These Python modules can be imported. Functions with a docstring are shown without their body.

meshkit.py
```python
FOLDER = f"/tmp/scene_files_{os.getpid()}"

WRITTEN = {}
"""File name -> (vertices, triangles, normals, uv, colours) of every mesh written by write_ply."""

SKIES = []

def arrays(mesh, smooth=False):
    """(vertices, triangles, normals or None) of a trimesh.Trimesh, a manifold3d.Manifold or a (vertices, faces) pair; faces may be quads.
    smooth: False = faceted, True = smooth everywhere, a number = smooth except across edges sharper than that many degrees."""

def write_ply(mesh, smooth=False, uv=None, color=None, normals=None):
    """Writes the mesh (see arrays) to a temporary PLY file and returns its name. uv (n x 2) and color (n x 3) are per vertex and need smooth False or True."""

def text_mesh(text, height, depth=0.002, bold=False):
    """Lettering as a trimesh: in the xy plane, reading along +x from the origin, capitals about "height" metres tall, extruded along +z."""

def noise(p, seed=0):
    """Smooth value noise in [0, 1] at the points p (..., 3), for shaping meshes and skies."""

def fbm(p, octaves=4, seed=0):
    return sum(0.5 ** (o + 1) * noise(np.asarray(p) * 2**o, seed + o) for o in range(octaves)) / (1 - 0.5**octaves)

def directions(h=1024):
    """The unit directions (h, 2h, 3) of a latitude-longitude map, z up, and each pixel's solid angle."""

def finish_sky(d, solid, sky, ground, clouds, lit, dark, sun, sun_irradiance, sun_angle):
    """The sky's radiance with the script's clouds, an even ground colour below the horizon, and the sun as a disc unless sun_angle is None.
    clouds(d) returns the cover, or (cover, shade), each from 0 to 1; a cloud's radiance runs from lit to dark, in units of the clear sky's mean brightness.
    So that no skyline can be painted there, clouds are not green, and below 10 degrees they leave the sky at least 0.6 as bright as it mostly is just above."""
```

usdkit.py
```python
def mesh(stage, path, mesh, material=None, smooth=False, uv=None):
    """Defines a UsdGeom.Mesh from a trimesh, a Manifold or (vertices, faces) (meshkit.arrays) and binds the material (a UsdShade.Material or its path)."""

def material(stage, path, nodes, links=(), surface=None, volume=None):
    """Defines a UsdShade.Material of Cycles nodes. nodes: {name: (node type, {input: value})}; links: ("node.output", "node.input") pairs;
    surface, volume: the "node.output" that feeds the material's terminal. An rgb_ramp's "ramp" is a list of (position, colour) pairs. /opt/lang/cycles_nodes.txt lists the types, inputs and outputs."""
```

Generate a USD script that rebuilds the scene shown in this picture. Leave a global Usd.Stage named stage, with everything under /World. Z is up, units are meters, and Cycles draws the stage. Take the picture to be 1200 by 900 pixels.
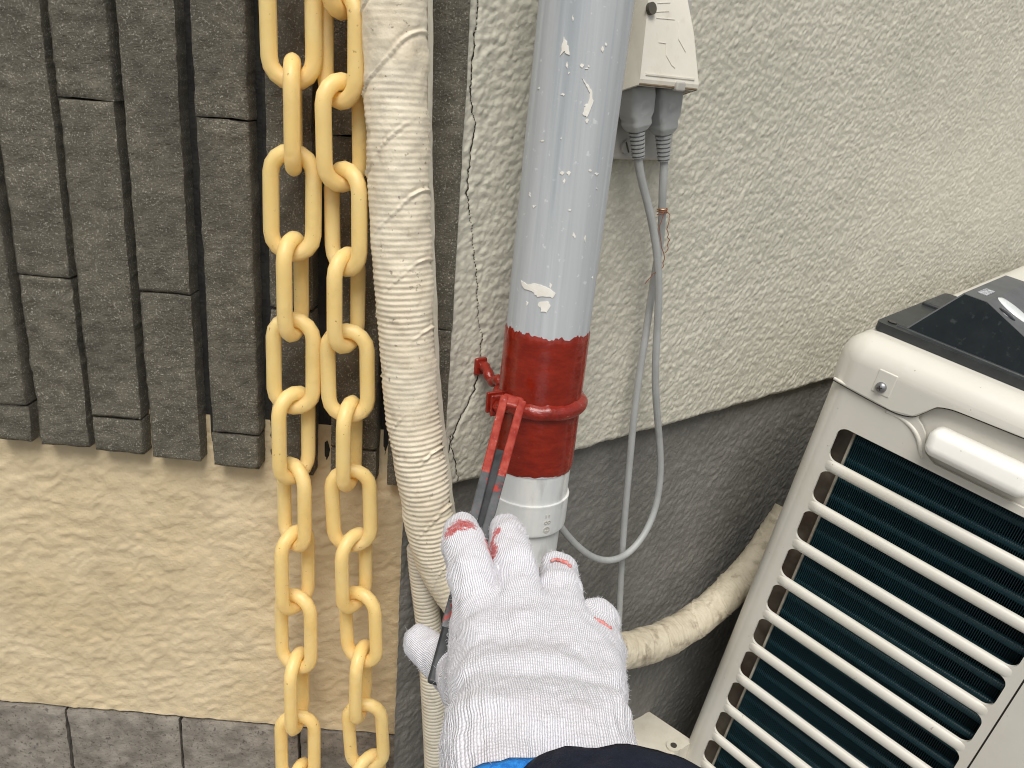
import math, numpy as np, trimesh, usdkit, meshkit
import manifold3d as m3
from shapely.geometry import Polygon, box as sbox, Point, LineString
from shapely import affinity
from shapely.ops import unary_union
from pxr import Usd, UsdGeom, UsdLux, UsdShade, Gf, Sdf, Vt

stage = Usd.Stage.CreateInMemory()
UsdGeom.SetStageUpAxis(stage, UsdGeom.Tokens.z)
UsdGeom.SetStageMetersPerUnit(stage, 1.0)
UsdGeom.Xform.Define(stage, '/World')
UsdGeom.Scope.Define(stage, '/World/Looks')
rng = np.random.default_rng(7)

# ------------------------------------------------------------------ camera
H = 0.88                                     # eye height of the crouching photographer
EYE = np.array([0, 0, H])
F = 950.0                                    # focal length in pixels of a 1200 px wide picture
down = np.array([380 - 600, 3000 - 450, F]); down /= np.linalg.norm(down)
fw = np.array([0, 0, 1.0]) - down * down[2]; fw /= np.linalg.norm(fw)
M = np.array([np.cross(down, fw), fw, -down])  # rows: world axes seen from the camera (x right, y down, z forward)
cam = UsdGeom.Camera.Define(stage, '/World/Camera')
R, U, B = M @ [1, 0, 0], M @ [0, -1, 0], M @ [0, 0, -1]
cam.AddTransformOp().Set(Gf.Matrix4d(*R, 0, *U, 0, *B, 0, *EYE, 1))
cam.CreateHorizontalApertureAttr(36.0); cam.CreateVerticalApertureAttr(27.0)
cam.CreateFocalLengthAttr(36.0 * F / 1200)
cam.CreateClippingRangeAttr(Gf.Vec2f(0.02, 500))
cam.CreateExposureAttr(0.35)

# ------------------------------------------------------------------ sky and sun
SUN_EL, SUN_AZ = math.radians(58), math.radians(180)      # azimuth clockwise from +y
sd = np.array([math.sin(SUN_AZ) * math.cos(SUN_EL), math.cos(SUN_AZ) * math.cos(SUN_EL), math.sin(SUN_EL)])
sky = UsdLux.DomeLight.Define(stage, '/World/sky')
skym = usdkit.material(stage, '/World/Looks/sky_air', {
    's': ('sky_texture', dict(sky_type='single_scattering', sun_disc=False, sun_elevation=SUN_EL, sun_rotation=SUN_AZ, aerosol_density=2.0)),
    'h': ('hsv', dict(saturation=0.22, value=1.15)),
    'b': ('background_shader', dict(strength=0.08))},
    [('s.color', 'h.color'), ('h.color', 'b.color')], surface='b.background')
UsdShade.MaterialBindingAPI.Apply(sky.GetPrim()).Bind(skym)
sky.GetPrim().SetCustomDataByKey('kind', 'structure')
sun = UsdLux.DistantLight.Define(stage, '/World/sun')
sun.CreateIntensityAttr(0.62); sun.CreateAngleAttr(32.0); sun.CreateNormalizeAttr(True)
sun.CreateColorAttr(Gf.Vec3f(1.0, 0.975, 0.93))
zz = sd; xx = np.cross([0, 0, 1.0], zz); xx /= np.linalg.norm(xx); yy = np.cross(zz, xx)
sun.AddTransformOp().Set(Gf.Matrix4d(*xx, 0, *yy, 0, *zz, 0, 0, 0, 5, 1))

# ------------------------------------------------------------------ helpers
def ray(px, py): return M @ np.array([(px - 600) / F, (py - 450) / F, 1.0])
def at(px, py, z): return EYE + ray(px, py) * z                # a point z metres in front of the lens plane
def at_y(px, py, Y):
    r = ray(px, py); return EYE + r * Y / r[1]
LWALL = 0.58                                                   # face of the stone tiles
WA = math.radians(40)                                          # bearing of the rough-cast wall
P0 = np.array([-0.048, 0.585]); RD = np.array([math.cos(WA), math.sin(WA)]); RN = np.array([math.sin(WA), -math.cos(WA)])
def on_r(px, py, off=0.0):                                     # a point off metres in front of the rough-cast wall
    r = ray(px, py); return EYE + r * ((P0 @ RN + off) / (r[:2] @ RN))
def wall_pt(s, off, z): return np.array([*(P0 + RD * s + RN * off), z])
def to_s(P): return float((np.asarray(P)[:2] - P0) @ RD)

taken = {}
def numbered(path):
    n = taken.get(path, -1) + 1; taken[path] = n
    return path if n == 0 else f'{path}_{n:03d}'
locs = {}
def thing(name, label, cat, loc=(0, 0, 0), group=None, kind=None):
    p = numbered('/World/' + name)
    x = UsdGeom.Xform.Define(stage, p); x.AddTranslateOp().Set(Gf.Vec3d(*map(float, loc)))
    tagp(x.GetPrim(), label, cat, group, kind); locs[p] = np.array(loc, float)
    return p
def tagp(pr, label=None, cat=None, group=None, kind=None):
    for k, v in (('label', label), ('category', cat), ('group', group), ('kind', kind)):
        if v: pr.SetCustomDataByKey(k, v)
def obj(name, mesh, mat, parent=None, smooth=False, uv=None, label=None, cat=None, kind=None, group=None):
    p = numbered((parent or '/World') + '/' + name)
    v, f, n = meshkit.arrays(mesh, False)
    base = parent
    while base and base not in locs: base = base.rsplit('/', 1)[0]
    v = v - (locs[base] if base in locs else 0)
    m = usdkit.mesh(stage, p, trimesh.Trimesh(v, f, process=False), mat, smooth=smooth, uv=uv)
    tagp(m.GetPrim(), label, cat, group, kind)
    return p
def tm(man):
    m = man.to_mesh(); return trimesh.Trimesh(m.vert_properties[:, :3], m.tri_verts, process=False)
def man(mesh): return m3.Manifold(m3.Mesh(np.asarray(mesh.vertices, np.float32), np.asarray(mesh.faces, np.uint32)))
def grid_faces(nu, nv, wrap=False):
    i, j = np.meshgrid(np.arange(nu - 1 + wrap), np.arange(nv - 1), indexing='ij')
    a = i * nv + j; b = ((i + 1) % nu) * nv + j
    q = np.stack([a, b, b + 1, a + 1], -1).reshape(-1, 4)
    return np.vstack([q[:, [0, 1, 2]], q[:, [0, 2, 3]]])
def cat(ms): return trimesh.util.concatenate(ms)
def spline(pts, n):
    from scipy.interpolate import PchipInterpolator, CubicSpline
    pts = np.asarray(pts, float); d = np.r_[0, np.cumsum(np.linalg.norm(np.diff(pts, axis=0), axis=1))]
    t = np.linspace(0, d[-1], n); return CubicSpline(d, pts)(t), t
def frames(P):
    t = np.gradient(P, axis=0); t /= np.linalg.norm(t, axis=1, keepdims=True)
    ref = np.array([0, 1.0, 0.13]) if abs(t[0][1]) < .8 else np.array([0, 0, 1.0])
    a = np.zeros_like(P); prev = np.cross(t[0], ref); prev /= np.linalg.norm(prev)
    for i in range(len(P)):
        prev = prev - t[i] * (prev @ t[i]); prev /= np.linalg.norm(prev); a[i] = prev
    return t, a, np.cross(t, a)
def tube(P, rad, sides=16, caps=True):
    """rad: number, (n,), or function(i, angles) -> radii"""
    P = np.asarray(P, float); t, a, b = frames(P); n = len(P); ang = np.arange(sides) * 2 * np.pi / sides
    rr = np.broadcast_to(np.asarray(rad, float).reshape(-1, 1) if np.ndim(rad) < 2 else rad, (n, sides))
    v = P[:, None] + rr[..., None] * (np.cos(ang)[None, :, None] * a[:, None] + np.sin(ang)[None, :, None] * b[:, None])
    f = grid_faces(sides, n, True)                               # index i*nv + j with i = side
    v = v.transpose(1, 0, 2).reshape(-1, 3)
    if caps:
        k = len(v); v = np.vstack([v, P[0], P[-1]]); i = np.arange(sides); j = (i + 1) % sides
        f = np.vstack([f, np.stack([j * n, i * n, np.full(sides, k)], 1), np.stack([i * n + n - 1, j * n + n - 1, np.full(sides, k + 1)], 1)])
    m = trimesh.Trimesh(v, f, process=False)
    if m.volume < 0: m.invert()
    return m
def lathe(profile, centre, sides=64, axis=None):
    """profile: (radius, height) pairs from the bottom up, closed on the axis if radius is 0"""
    pr = np.asarray(profile, float); n = len(pr); ang = np.arange(sides) * 2 * np.pi / sides
    v = np.stack([np.cos(ang)[:, None] * pr[None, :, 0], np.sin(ang)[:, None] * pr[None, :, 0], np.broadcast_to(pr[None, :, 1], (sides, n))], -1).reshape(-1, 3)
    m = trimesh.Trimesh(v, grid_faces(sides, n, True), process=False)
    if axis is not None: m.apply_transform(trimesh.geometry.align_vectors([0, 0, 1], axis))
    m.apply_translation(centre); return m
def rbox(size, r, seg=12):
    """rounded box centred on the origin: hull of eight balls"""
    h = np.asarray(size, float) / 2 - r; s = m3.Manifold.sphere(r, seg)
    return m3.Manifold.batch_hull([s.translate([sx * h[0], sy * h[1], sz * h[2]]) for sx in (-1, 1) for sy in (-1, 1) for sz in (-1, 1)])
def ball(c, r, seg=20): return m3.Manifold.sphere(r, seg).translate(list(map(float, c)))
def extrude(poly, h):
    return man(trimesh.creation.extrude_polygon(poly, h, engine='earcut'))
def place(mesh, X, Y, Z, o):
    """mesh in local x, y, z to the world frame of unit vectors X, Y, Z at o"""
    T = np.eye(4); T[:3, 0], T[:3, 1], T[:3, 2], T[:3, 3] = X, Y, Z, o
    m = mesh.copy(); m.apply_transform(T); return m

# ------------------------------------------------------------------ materials
MATS = {}
def material(name, nodes, links, surface):
    MATS[name] = usdkit.material(stage, '/World/Looks/' + name, nodes, links, surface=surface); return MATS[name]
def pm(name, col, rough=0.5, col2=None, vs=30.0, vr=(0.35, 0.65), vdetail=4, bumps=(), spec=0.5, coat=0, sss=0, sheen=0, stretch=None,
       speck=None, metal=0, coord='position', dirt=None, rvar=0.0):
    """principled material: two base tones mixed by noise, an optional layer of specks, dirt patches, and up to three bump layers (scale, distance, strength)"""
    n = {'g': ('geometry', {}), 'tc': ('texture_coordinate', {}), 'p': ('principled_bsdf', dict(roughness=rough, specular_ior_level=spec, coat_weight=coat, metallic=metal))}
    L = []; src = 'g.position' if coord == 'position' else 'tc.object'
    if stretch:
        n['mp'] = ('mapping', dict(scale=stretch)); L.append((src, 'mp.vector')); vsrc = 'mp.vector'
    else: vsrc = src
    if sss: n['p'][1].update(subsurface_weight=sss, subsurface_radius=(1.0, 0.6, 0.25), subsurface_scale=0.004)
    if sheen: n['p'][1].update(sheen_weight=sheen, sheen_roughness=0.5)
    out = None
    if col2 is not None:
        n['vn'] = ('noise_texture', dict(scale=vs, detail=vdetail, roughness=0.6))
        n['vr'] = ('rgb_ramp', dict(ramp=[(0, col), (vr[0], col), (vr[1], col2), (1, col2)]))
        L += [(vsrc, 'vn.vector'), ('vn.fac', 'vr.fac')]; out = 'vr.color'
    def layer(key, colour, scale, lo, hi, detail, amount, vec):
        nonlocal out
        n[key + 'n'] = ('noise_texture', dict(scale=scale, detail=detail, roughness=0.6))
        n[key + 'm'] = ('map_range', dict(from_min=lo, from_max=hi, to_min=0, to_max=amount, clamp=True))
        n[key + 'x'] = ('mix_color', dict(a=col, b=colour))
        L.extend([(vec, key + 'n.vector'), (key + 'n.fac', key + 'm.value'), (key + 'm.result', key + 'x.fac')])
        if out: L.append((out, key + 'x.a'))
        out = key + 'x.result'
    if speck: layer('sp', speck[0], speck[1], speck[2], speck[3], 2, speck[4], src)
    if dirt: layer('di', dirt[0], dirt[1], dirt[2], dirt[3], 6, dirt[4], vsrc if len(dirt) > 5 else src)
    if out: L.append((out, 'p.base_color'))
    else: n['p'][1]['base_color'] = col
    if rvar:
        n['rn'] = ('noise_texture', dict(scale=vs * 1.7, detail=4)); n['rm'] = ('map_range', dict(from_min=.3, from_max=.7, to_min=max(rough - rvar, .02), to_max=rough + rvar, clamp=True))
        L += [(vsrc, 'rn.vector'), ('rn.fac', 'rm.value'), ('rm.result', 'p.roughness')]
    last = None
    for i, bp in enumerate(bumps):
        sc, dist, st = bp[:3]
        n[f'b{i}n'] = ('noise_texture', dict(scale=sc, detail=5, roughness=0.6)); n[f'b{i}'] = ('bump', dict(distance=dist, strength=st))
        L += [(vsrc if len(bp) > 3 else src, f'b{i}n.vector'), (f'b{i}n.fac', f'b{i}.height')]
        if last: L.append((last, f'b{i}.normal'))
        last = f'b{i}.normal'
    if last: L.append((last, 'p.normal'))
    return material(name, n, L, 'p.BSDF')

pm('stone_tile', (.122, .109, .078), .62, (.222, .198, .145), vs=85, vr=(.3, .72), bumps=[(420, .0042, 1.0), (1000, .0022, 1.0)], speck=((.52, .48, .39), 760, .57, .68, .85), dirt=((.045, .04, .032), 16, .48, .72, .5))
pm('joint_mortar', (.012, .0115, .010), .9, (.03, .028, .024), vs=60, bumps=[(300, .002, .8)])
pm('plaster', (.54, .43, .26), .8, (.62, .505, .325), vs=14, bumps=[(130, .0020, .6), (600, .0006, .6)], dirt=((.36, .28, .18), 22, .52, .8, .55))
pm('plinth_stone', (.16, .14, .115), .85, (.27, .24, .20), vs=60, bumps=[(120, .002, .8), (600, .0006, .6)], speck=((.05, .045, .04), 350, .58, .7, .7))
pm('stucco', (.485, .463, .380), .75, (.54, .513, .425), vs=7, bumps=[(700, .0008, .5), (2000, .0003, .5)], dirt=((.40, .385, .325), 5, .5, .8, .3), spec=.35)
pm('foundation', (.150, .144, .130), .82, (.20, .192, .174), vs=9, bumps=[(420, .0012, .7), (1400, .0004, .5)], dirt=((.07, .066, .06), 6, .5, .75, .5), spec=.3)
pm('crack_dark', (.035, .028, .02), .95)
pm('ground_concrete', (.10, .095, .085), .9, (.16, .15, .135), vs=12, bumps=[(200, .003, .8)])
pm('yellow_plastic', (.82, .505, .19), .42, (.86, .57, .25), vs=28, vr=(.3, .7), sss=.5, bumps=[(260, .0003, .5), (1200, .0001, .4)], speck=((.28, .16, .06), 260, .70, .76, .7), dirt=((.55, .36, .13), 45, .55, .8, .45), spec=.4)
pm('bundle_tape', (.66, .575, .43), .5, (.72, .645, .50), vs=30, bumps=[(180, .0012, .55), (700, .0003, .5)], dirt=((.33, .25, .17), 70, .58, .72, .55), speck=((.20, .15, .10), 240, .66, .74, .7), spec=.4)
pm('bundle_tape_old', (.46, .40, .29), .6, (.56, .50, .38), vs=40, bumps=[(180, .0014, .6)], dirt=((.16, .12, .08), 60, .55, .7, .7), spec=.35)
pm('drain_plastic', (.52, .47, .37), .5, (.60, .55, .44), vs=30, bumps=[(500, .0004, .5)], dirt=((.25, .21, .15), 50, .55, .72, .5))
pm('clear_film', (.55, .50, .42), .3)
pm('pipe_paint', (.40, .417, .424), .48, (.485, .50, .507), vs=1.0, vr=(.3, .7), stretch=(170, 170, 4.5), vdetail=5, bumps=[(1.0, .0006, .5, 1), (500, .0002, .4)], speck=((.66, .67, .66), 190, .66, .74, .6), dirt=((.27, .305, .33), .45, .52, .66, .55, 1), rvar=.1)
pm('pipe_bare', (.56, .575, .57), .42, (.68, .67, .63), vs=1.0, stretch=(60, 60, 14), bumps=[(90, .0006, .5)], dirt=((.34, .33, .30), 1.2, .55, .72, .7, 1), rvar=.1)
pm('paint_chip', (.72, .68, .60), .6, (.80, .77, .70), vs=120)
pm('red_primer', (.165, .010, .0035), .2, (.235, .017, .006), vs=1.0, stretch=(70, 70, 160), bumps=[(1.0, .0008, .6, 1), (200, .0005, .4)], spec=.5, coat=.1, speck=((.55, .16, .10), 380, .72, .78, .4), rvar=.08)
pm('red_primer_metal', (.18, .011, .004), .25, (.26, .018, .008), vs=70, bumps=[(150, .0016, .7), (500, .0006, .6)], coat=.25, speck=((.60, .36, .30), 240, .69, .77, .5))
pm('outlet_cream', (.70, .66, .56), .42, (.74, .70, .61), vs=40, bumps=[(500, .0002, .4)], dirt=((.46, .40, .30), 70, .58, .78, .4))
pm('outlet_grey', (.40, .385, .34), .5, (.46, .44, .40), vs=40, dirt=((.22, .2, .17), 60, .55, .75, .4))
pm('grime_brown', (.13, .09, .05), .8, (.22, .17, .11), vs=150)
pm('dark_inside', (.09, .08, .06), .8)
pm('grey_rubber', (.33, .335, .325), .5, (.39, .395, .385), vs=50, bumps=[(500, .0002, .4)], dirt=((.40, .39, .36), 120, .6, .8, .3))
pm('copper_wire', (.45, .20, .09), .35, metal=.8)
pm('rust_thread', (.22, .07, .03), .8)
pm('unit_paint', (.605, .58, .51), .42, (.64, .612, .54), vs=8, bumps=[(900, .00015, .35)], speck=((.28, .22, .15), 210, .725, .77, .7), dirt=((.50, .45, .35), 14, .48, .8, .45), rvar=.06)
pm('unit_grip', (.80, .775, .71), .33, (.83, .81, .75), vs=20, speck=((.4, .34, .26), 240, .74, .78, .5))
pm('seam_dark', (.04, .035, .03), .8)
pm('fin_teal', (.007, .036, .046), .5, (.013, .055, .068), vs=30, spec=.5, speck=((.20, .26, .27), 130, .71, .76, .6))
pm('tube_teal', (.03, .12, .145), .35, spec=.6)
pm('end_plate', (.42, .385, .31), .6, (.16, .11, .07), vs=26, vr=(.42, .66))
pm('flange_brown', (.20, .17, .13), .7, (.09, .06, .04), vs=30)
pm('screw_metal', (.30, .30, .31), .4, metal=.9, bumps=[(600, .0003, .5)])
pm('lamp_black', (.020, .023, .023), .42, (.034, .038, .038), vs=40, bumps=[(600, .0003, .4)], speck=((.3, .3, .28), 300, .73, .77, .5))
pm('solar_glass', (.005, .008, .009), .22, (.009, .013, .014), vs=30, spec=.3, dirt=((.11, .13, .12), 170, .60, .75, .3), rvar=.08)
pm('lamp_grey', (.085, .088, .088), .5, (.105, .108, .108), vs=50, bumps=[(700, .0002, .4)])
pm('lamp_lens', (.62, .64, .62), .25, (.70, .72, .70), vs=120, coat=.5)
pm('sensor_black', (.008, .008, .010), .25)
pm('yellow_sticker', (.80, .72, .36), .5)
pm('pale_print', (.50, .51, .52), .5, (.2, .21, .22), vs=500, vr=(.45, .55))
pm('block_cream', (.52, .48, .39), .55, (.60, .56, .47), vs=25, bumps=[(400, .0004, .5)], dirt=((.28, .24, .18), 40, .55, .75, .4))
pm('sleeve_navy', (.008, .011, .022), .6, (.014, .018, .032), vs=120, bumps=[(900, .0006, .7), (90, .002, .4)], spec=.15)
pm('hem_blue', (.008, .15, .52), .8, (.02, .24, .66), vs=600, vr=(.4, .6), bumps=[(1500, .001, .8)])
pm('tool_steel', (.11, .113, .116), .3, (.05, .052, .055), vs=60, bumps=[(200, .0006, .4)], dirt=((.36, .03, .018), 90, .54, .60, .85), spec=.35)
pm('tool_dark', (.022, .023, .024), .35, (.055, .056, .058), vs=80, spec=.25)
pm('tool_red', (.23, .015, .007), .35, (.36, .055, .035), vs=140, bumps=[(300, .0008, .5)], spec=.35, speck=((.45, .40, .38), 200, .66, .72, .5))

# ------------------------------------------------------------------ ground
g = trimesh.creation.box([60, 60, .2]); g.apply_translation([0, 0, -.1])
obj('ground', g, MATS['ground_concrete'], label='grey concrete ground at the foot of the house walls', cat='ground', kind='structure')

# ------------------------------------------------------------------ stone tile wall
TW = thing('tile_wall', 'house wall of dark stone border tiles above a cream plaster base', 'wall', (-.5, LWALL, 0))
JY = LWALL + .0175
def stone(x0, x1, z0, z1, seed, yf, yb, amp=.0016, step=.0021):
    nx, nz = max(5, int((x1 - x0) / step)), max(6, int((z1 - z0) / step))
    X, Z = np.meshgrid(np.linspace(0, 1, nx), np.linspace(0, 1, nz), indexing='ij')
    zj = meshkit.fbm(np.stack([Z * (z1 - z0) * 45, X * 0 + seed * 3.7, X * 3], -1), 3, seed)      # wavering sides
    x = x0 + (x1 - x0) * X + (zj - .5) * .0015
    z = z0 + (z1 - z0) * Z + (meshkit.fbm(np.stack([X * 2, Z * 0 + seed, Z * 2], -1), 2, seed + 5) - .5) * .0022
    w = np.stack([x, z, np.full_like(x, seed * 1.3)], -1)
    y = -amp * ((meshkit.fbm(w * [90, 130, 1], 3, seed) - .5) * 2.2 + (meshkit.fbm(w * [320, 420, 1], 2, seed + 2) - .5) * .9)
    e = np.minimum(np.minimum(X, 1 - X) * (x1 - x0), np.minimum(Z, 1 - Z) * (z1 - z0))
    y = y + .0012 * np.clip(1 - e / .0022, 0, 1) ** 2
    top = np.stack([x, yf + y + (rng.random() - .5) * .0016, z], -1)
    loop = [(i, 0) for i in range(nx)] + [(nx - 1, j) for j in range(1, nz)] + [(i, nz - 1) for i in range(nx - 2, -1, -1)] + [(0, j) for j in range(nz - 2, 0, -1)]
    li = np.array([i * nz + j for i, j in loop]); v = top.reshape(-1, 3); k = len(v); n = len(li)
    rim = v[li]; mids = rim.copy(); mids[:, 1] = (rim[:, 1] + yb) / 2; mids[:, 0] += (meshkit.noise(mids * 300, seed) - .5) * .0012
    back = rim.copy(); back[:, 1] = yb
    v = np.vstack([v, mids, back]); f = [grid_faces(nx, nz)]
    a = np.arange(n); b = (a + 1) % n
    for A, Bq in ((li, k + a), (k + a, k + n + a)):
        A2, B2 = A[b], Bq[b]
        f += [np.stack([A, Bq, B2], 1), np.stack([A, B2, A2], 1)]
    f.append(np.stack([np.full(n - 2, k + n), k + n + a[2:], k + n + a[1:-1]], 1))
    m = trimesh.Trimesh(v, np.vstack(f), process=False); m.fix_normals(); return m
def lx(px, py): return at_y(px, py, LWALL)[0]
cols = [(-10, 36.6, 518), (48, 104, 528), (112, 168, 533), (179, 234, 541), (251, 304, 550), (321, 367, 558), (387, 440, 566), (454, 505, 570)]
xs = [(lx(a, y), lx(b, y)) for a, b, y in cols]
xs[-1] = (xs[-2][0] + .0455, -.0485)
while xs[0][0] > -.85: xs.insert(0, (xs[0][0] - .0455, xs[0][0] - .0078))
bottom = lambda x: H - .3085 - .036 * (x + .18)
jA = lambda x: H - .0355 - .05 * (x + .30)              # first joint of the odd columns
jB = lambda x: H - .163 - .05 * (x + .35)
for k, (a, b) in enumerate(xs):
    xm = (a + b) / 2; odd = (len(xs) - 1 - k) % 2 == 1           # the last column (behind the hose) has its joint half way
    zs = [jA(xm) + .475, jA(xm) + .238, jA(xm), max(jA(xm) - .238, bottom(xm) + .02)] if odd else [jB(xm) + .476, jB(xm) + .238, jB(xm)]
    zs.append(bottom(xm))
    for q in range(len(zs) - 1):
        obj('stone_tile', stone(a, b, zs[q + 1] + .0008, zs[q] - .0008, 11 * k + q, LWALL, JY + .004), MATS['stone_tile'], TW, smooth=50)
z_top = H + .42
jb = trimesh.creation.box([.82, .02, z_top - (H - .30)]); jb.apply_translation([-.052 - .41, JY + .01, (z_top + H - .30) / 2]); obj('joint_backing', jb, MATS['joint_mortar'], TW)
for i, (a, b) in enumerate(zip(xs[:-1], xs[1:])):               # ragged mortar in the grooves
    xa, xb = a[1] - .002, b[0] + .002; zz_ = np.arange(bottom(a[1]) + .006, z_top - .01, .006)
    P = np.stack([np.full_like(zz_, (xa + xb) / 2), np.full_like(zz_, JY + .001), zz_], -1)
    w = (meshkit.fbm(np.stack([zz_ * 70, zz_ * 0 + i * 7.3, zz_ * 0], -1), 3, i) - .5)
    P[:, 0] += w * .004
    obj('mortar_joint', tube(P, np.clip(.0028 + w * .004, .0012, .006), 7), MATS['joint_mortar'], TW, smooth=True)
cx1 = lx(487, 640) + .004
def plaster_sheet(x0, x1, z0, z1, Y, step, seed):
    nx, nz = int((x1 - x0) / step), int((z1 - z0) / step)
    x, z = np.meshgrid(np.linspace(x0, x1, nx), np.linspace(z0, z1, nz), indexing='ij')
    w = np.stack([x, z, 0 * x], -1)
    h = meshkit.fbm(w * [110, 170, 1] + 3 * meshkit.fbm(w * 40, 2, seed + 3)[..., None], 3, seed); h2 = meshkit.fbm(w * [26, 30, 1], 3, seed + 1)
    hh = np.clip((h - .38) / .3, 0, 1) * .0011 + (h2 - .5) * .0022
    fade = np.clip((z1 - z) / .035, 0, 1)                       # smooth trowelled band under the tiles
    y = Y - hh * fade
    e = np.clip(1 - (x1 - x) / .007, 0, 1); y = y + e ** 2 * .006
    v = np.stack([x + e * (h - .5) * .004, y, z], -1).reshape(-1, 3); m = trimesh.Trimesh(v, grid_faces(nx, nz), process=False); return m
PY = JY - .001
zc = at_y(485, 862, PY)[2]
pl = plaster_sheet(-.86, cx1, zc, H - .27, PY, .0019, 4)
obj('plaster_base', pl, MATS['plaster'], TW, smooth=True)
ret = trimesh.creation.box([.86 + cx1 - .002, .02, H - .28 - zc]); ret.apply_translation([(-.86 + cx1 - .002) / 2, PY + .015, (H - .28 + zc) / 2]); obj('plaster_core', ret, MATS['plaster'], TW)
x = cx1 + .001; q = 0
while x > -.86:                                                 # plinth course
    wd = .105 + .03 * rng.random(); obj('plinth_stone', stone(x - wd + .003, x, .0, zc - .003, 300 + q, PY - .004, PY + .03, .0022, .004), MATS['plinth_stone'], TW, smooth=50); x -= wd; q += 1
core = trimesh.creation.box([1.5, .18, 2.3]); core.apply_translation([-.9 + .75 - .72 - .005 + .06, JY + .135, 1.15]); core.apply_translation([0, 0, 0])
core.apply_translation([(-.075) - core.bounds[1][0], 0, 0]); obj('wall_core', core, MATS['joint_mortar'], TW)

# ------------------------------------------------------------------ rough-cast wall with foundation
SW = thing('roughcast_wall', 'pale rough-cast house wall with a crack beside the downpipe and grey foundation below', 'wall', (*P0, 0))
ZB = H - .3135
from scipy.spatial import cKDTree
def splash_field(s, z, cell, r0, r1, amp, seed, k=7):
    """height of a coat thrown on as small, longish splashes"""
    g_ = np.random.default_rng(seed); n = int(1.9 * (np.ptp(s) + .03) * (np.ptp(z) + .03) / cell ** 2)
    c = np.stack([s.min() - .015 + g_.random(n) * (np.ptp(s) + .03), z.min() - .015 + g_.random(n) * (np.ptp(z) + .03)], 1)
    th = g_.normal(.6, 1.0, n); rr = r0 + (r1 - r0) * g_.random(n) ** 1.6; el = .62 + .38 * g_.random(n); hh = amp * (.45 + .55 * g_.random(n)) * np.sqrt(rr / r1)
    p = np.stack([s.ravel(), z.ravel()], 1); p = p + (np.stack([meshkit.noise(np.c_[p * 420, 0 * p[:, 0]], 21), meshkit.noise(np.c_[p * 420, 0 * p[:, 0]], 22)], 1) - .5) * .0022
    d, i = cKDTree(c).query(p, k=k); out = np.zeros(len(p)); e = p[:, None] - c[i]
    x = e[..., 0] * np.cos(th[i]) + e[..., 1] * np.sin(th[i]); y = (-e[..., 0] * np.sin(th[i]) + e[..., 1] * np.cos(th[i])) / el[i]
    q = np.clip(1 - (x * x + y * y) / rr[i] ** 2, 0, 1); hgt = hh[i] * q ** .75
    return (np.maximum(hgt.max(1), 0) * .8 + hgt.sum(1) * .2).reshape(s.shape)
def stucco_h(s, z):
    w = np.stack([s, z, 0 * s], -1)
    return splash_field(s, z, .0040, .0017, .0038, .00125, 5) + (meshkit.fbm(w * 40, 2, 3) - .5) * .0012 + (meshkit.fbm(w * 380, 2, 9) - .5) * .0007
crack_px = [(562, -20), (562, 0), (558, 40), (556, 70), (552, 100), (555, 128), (560, 150), (553, 178), (550, 205), (549, 225), (552, 250), (557, 290), (560, 325), (562, 360), (566, 395), (564, 425), (562, 440), (556, 458), (549, 476), (538, 497), (531, 515), (526, 535)]
crack2_px = [(528, 512), (531, 530), (536, 545), (538, 565)]
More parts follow.
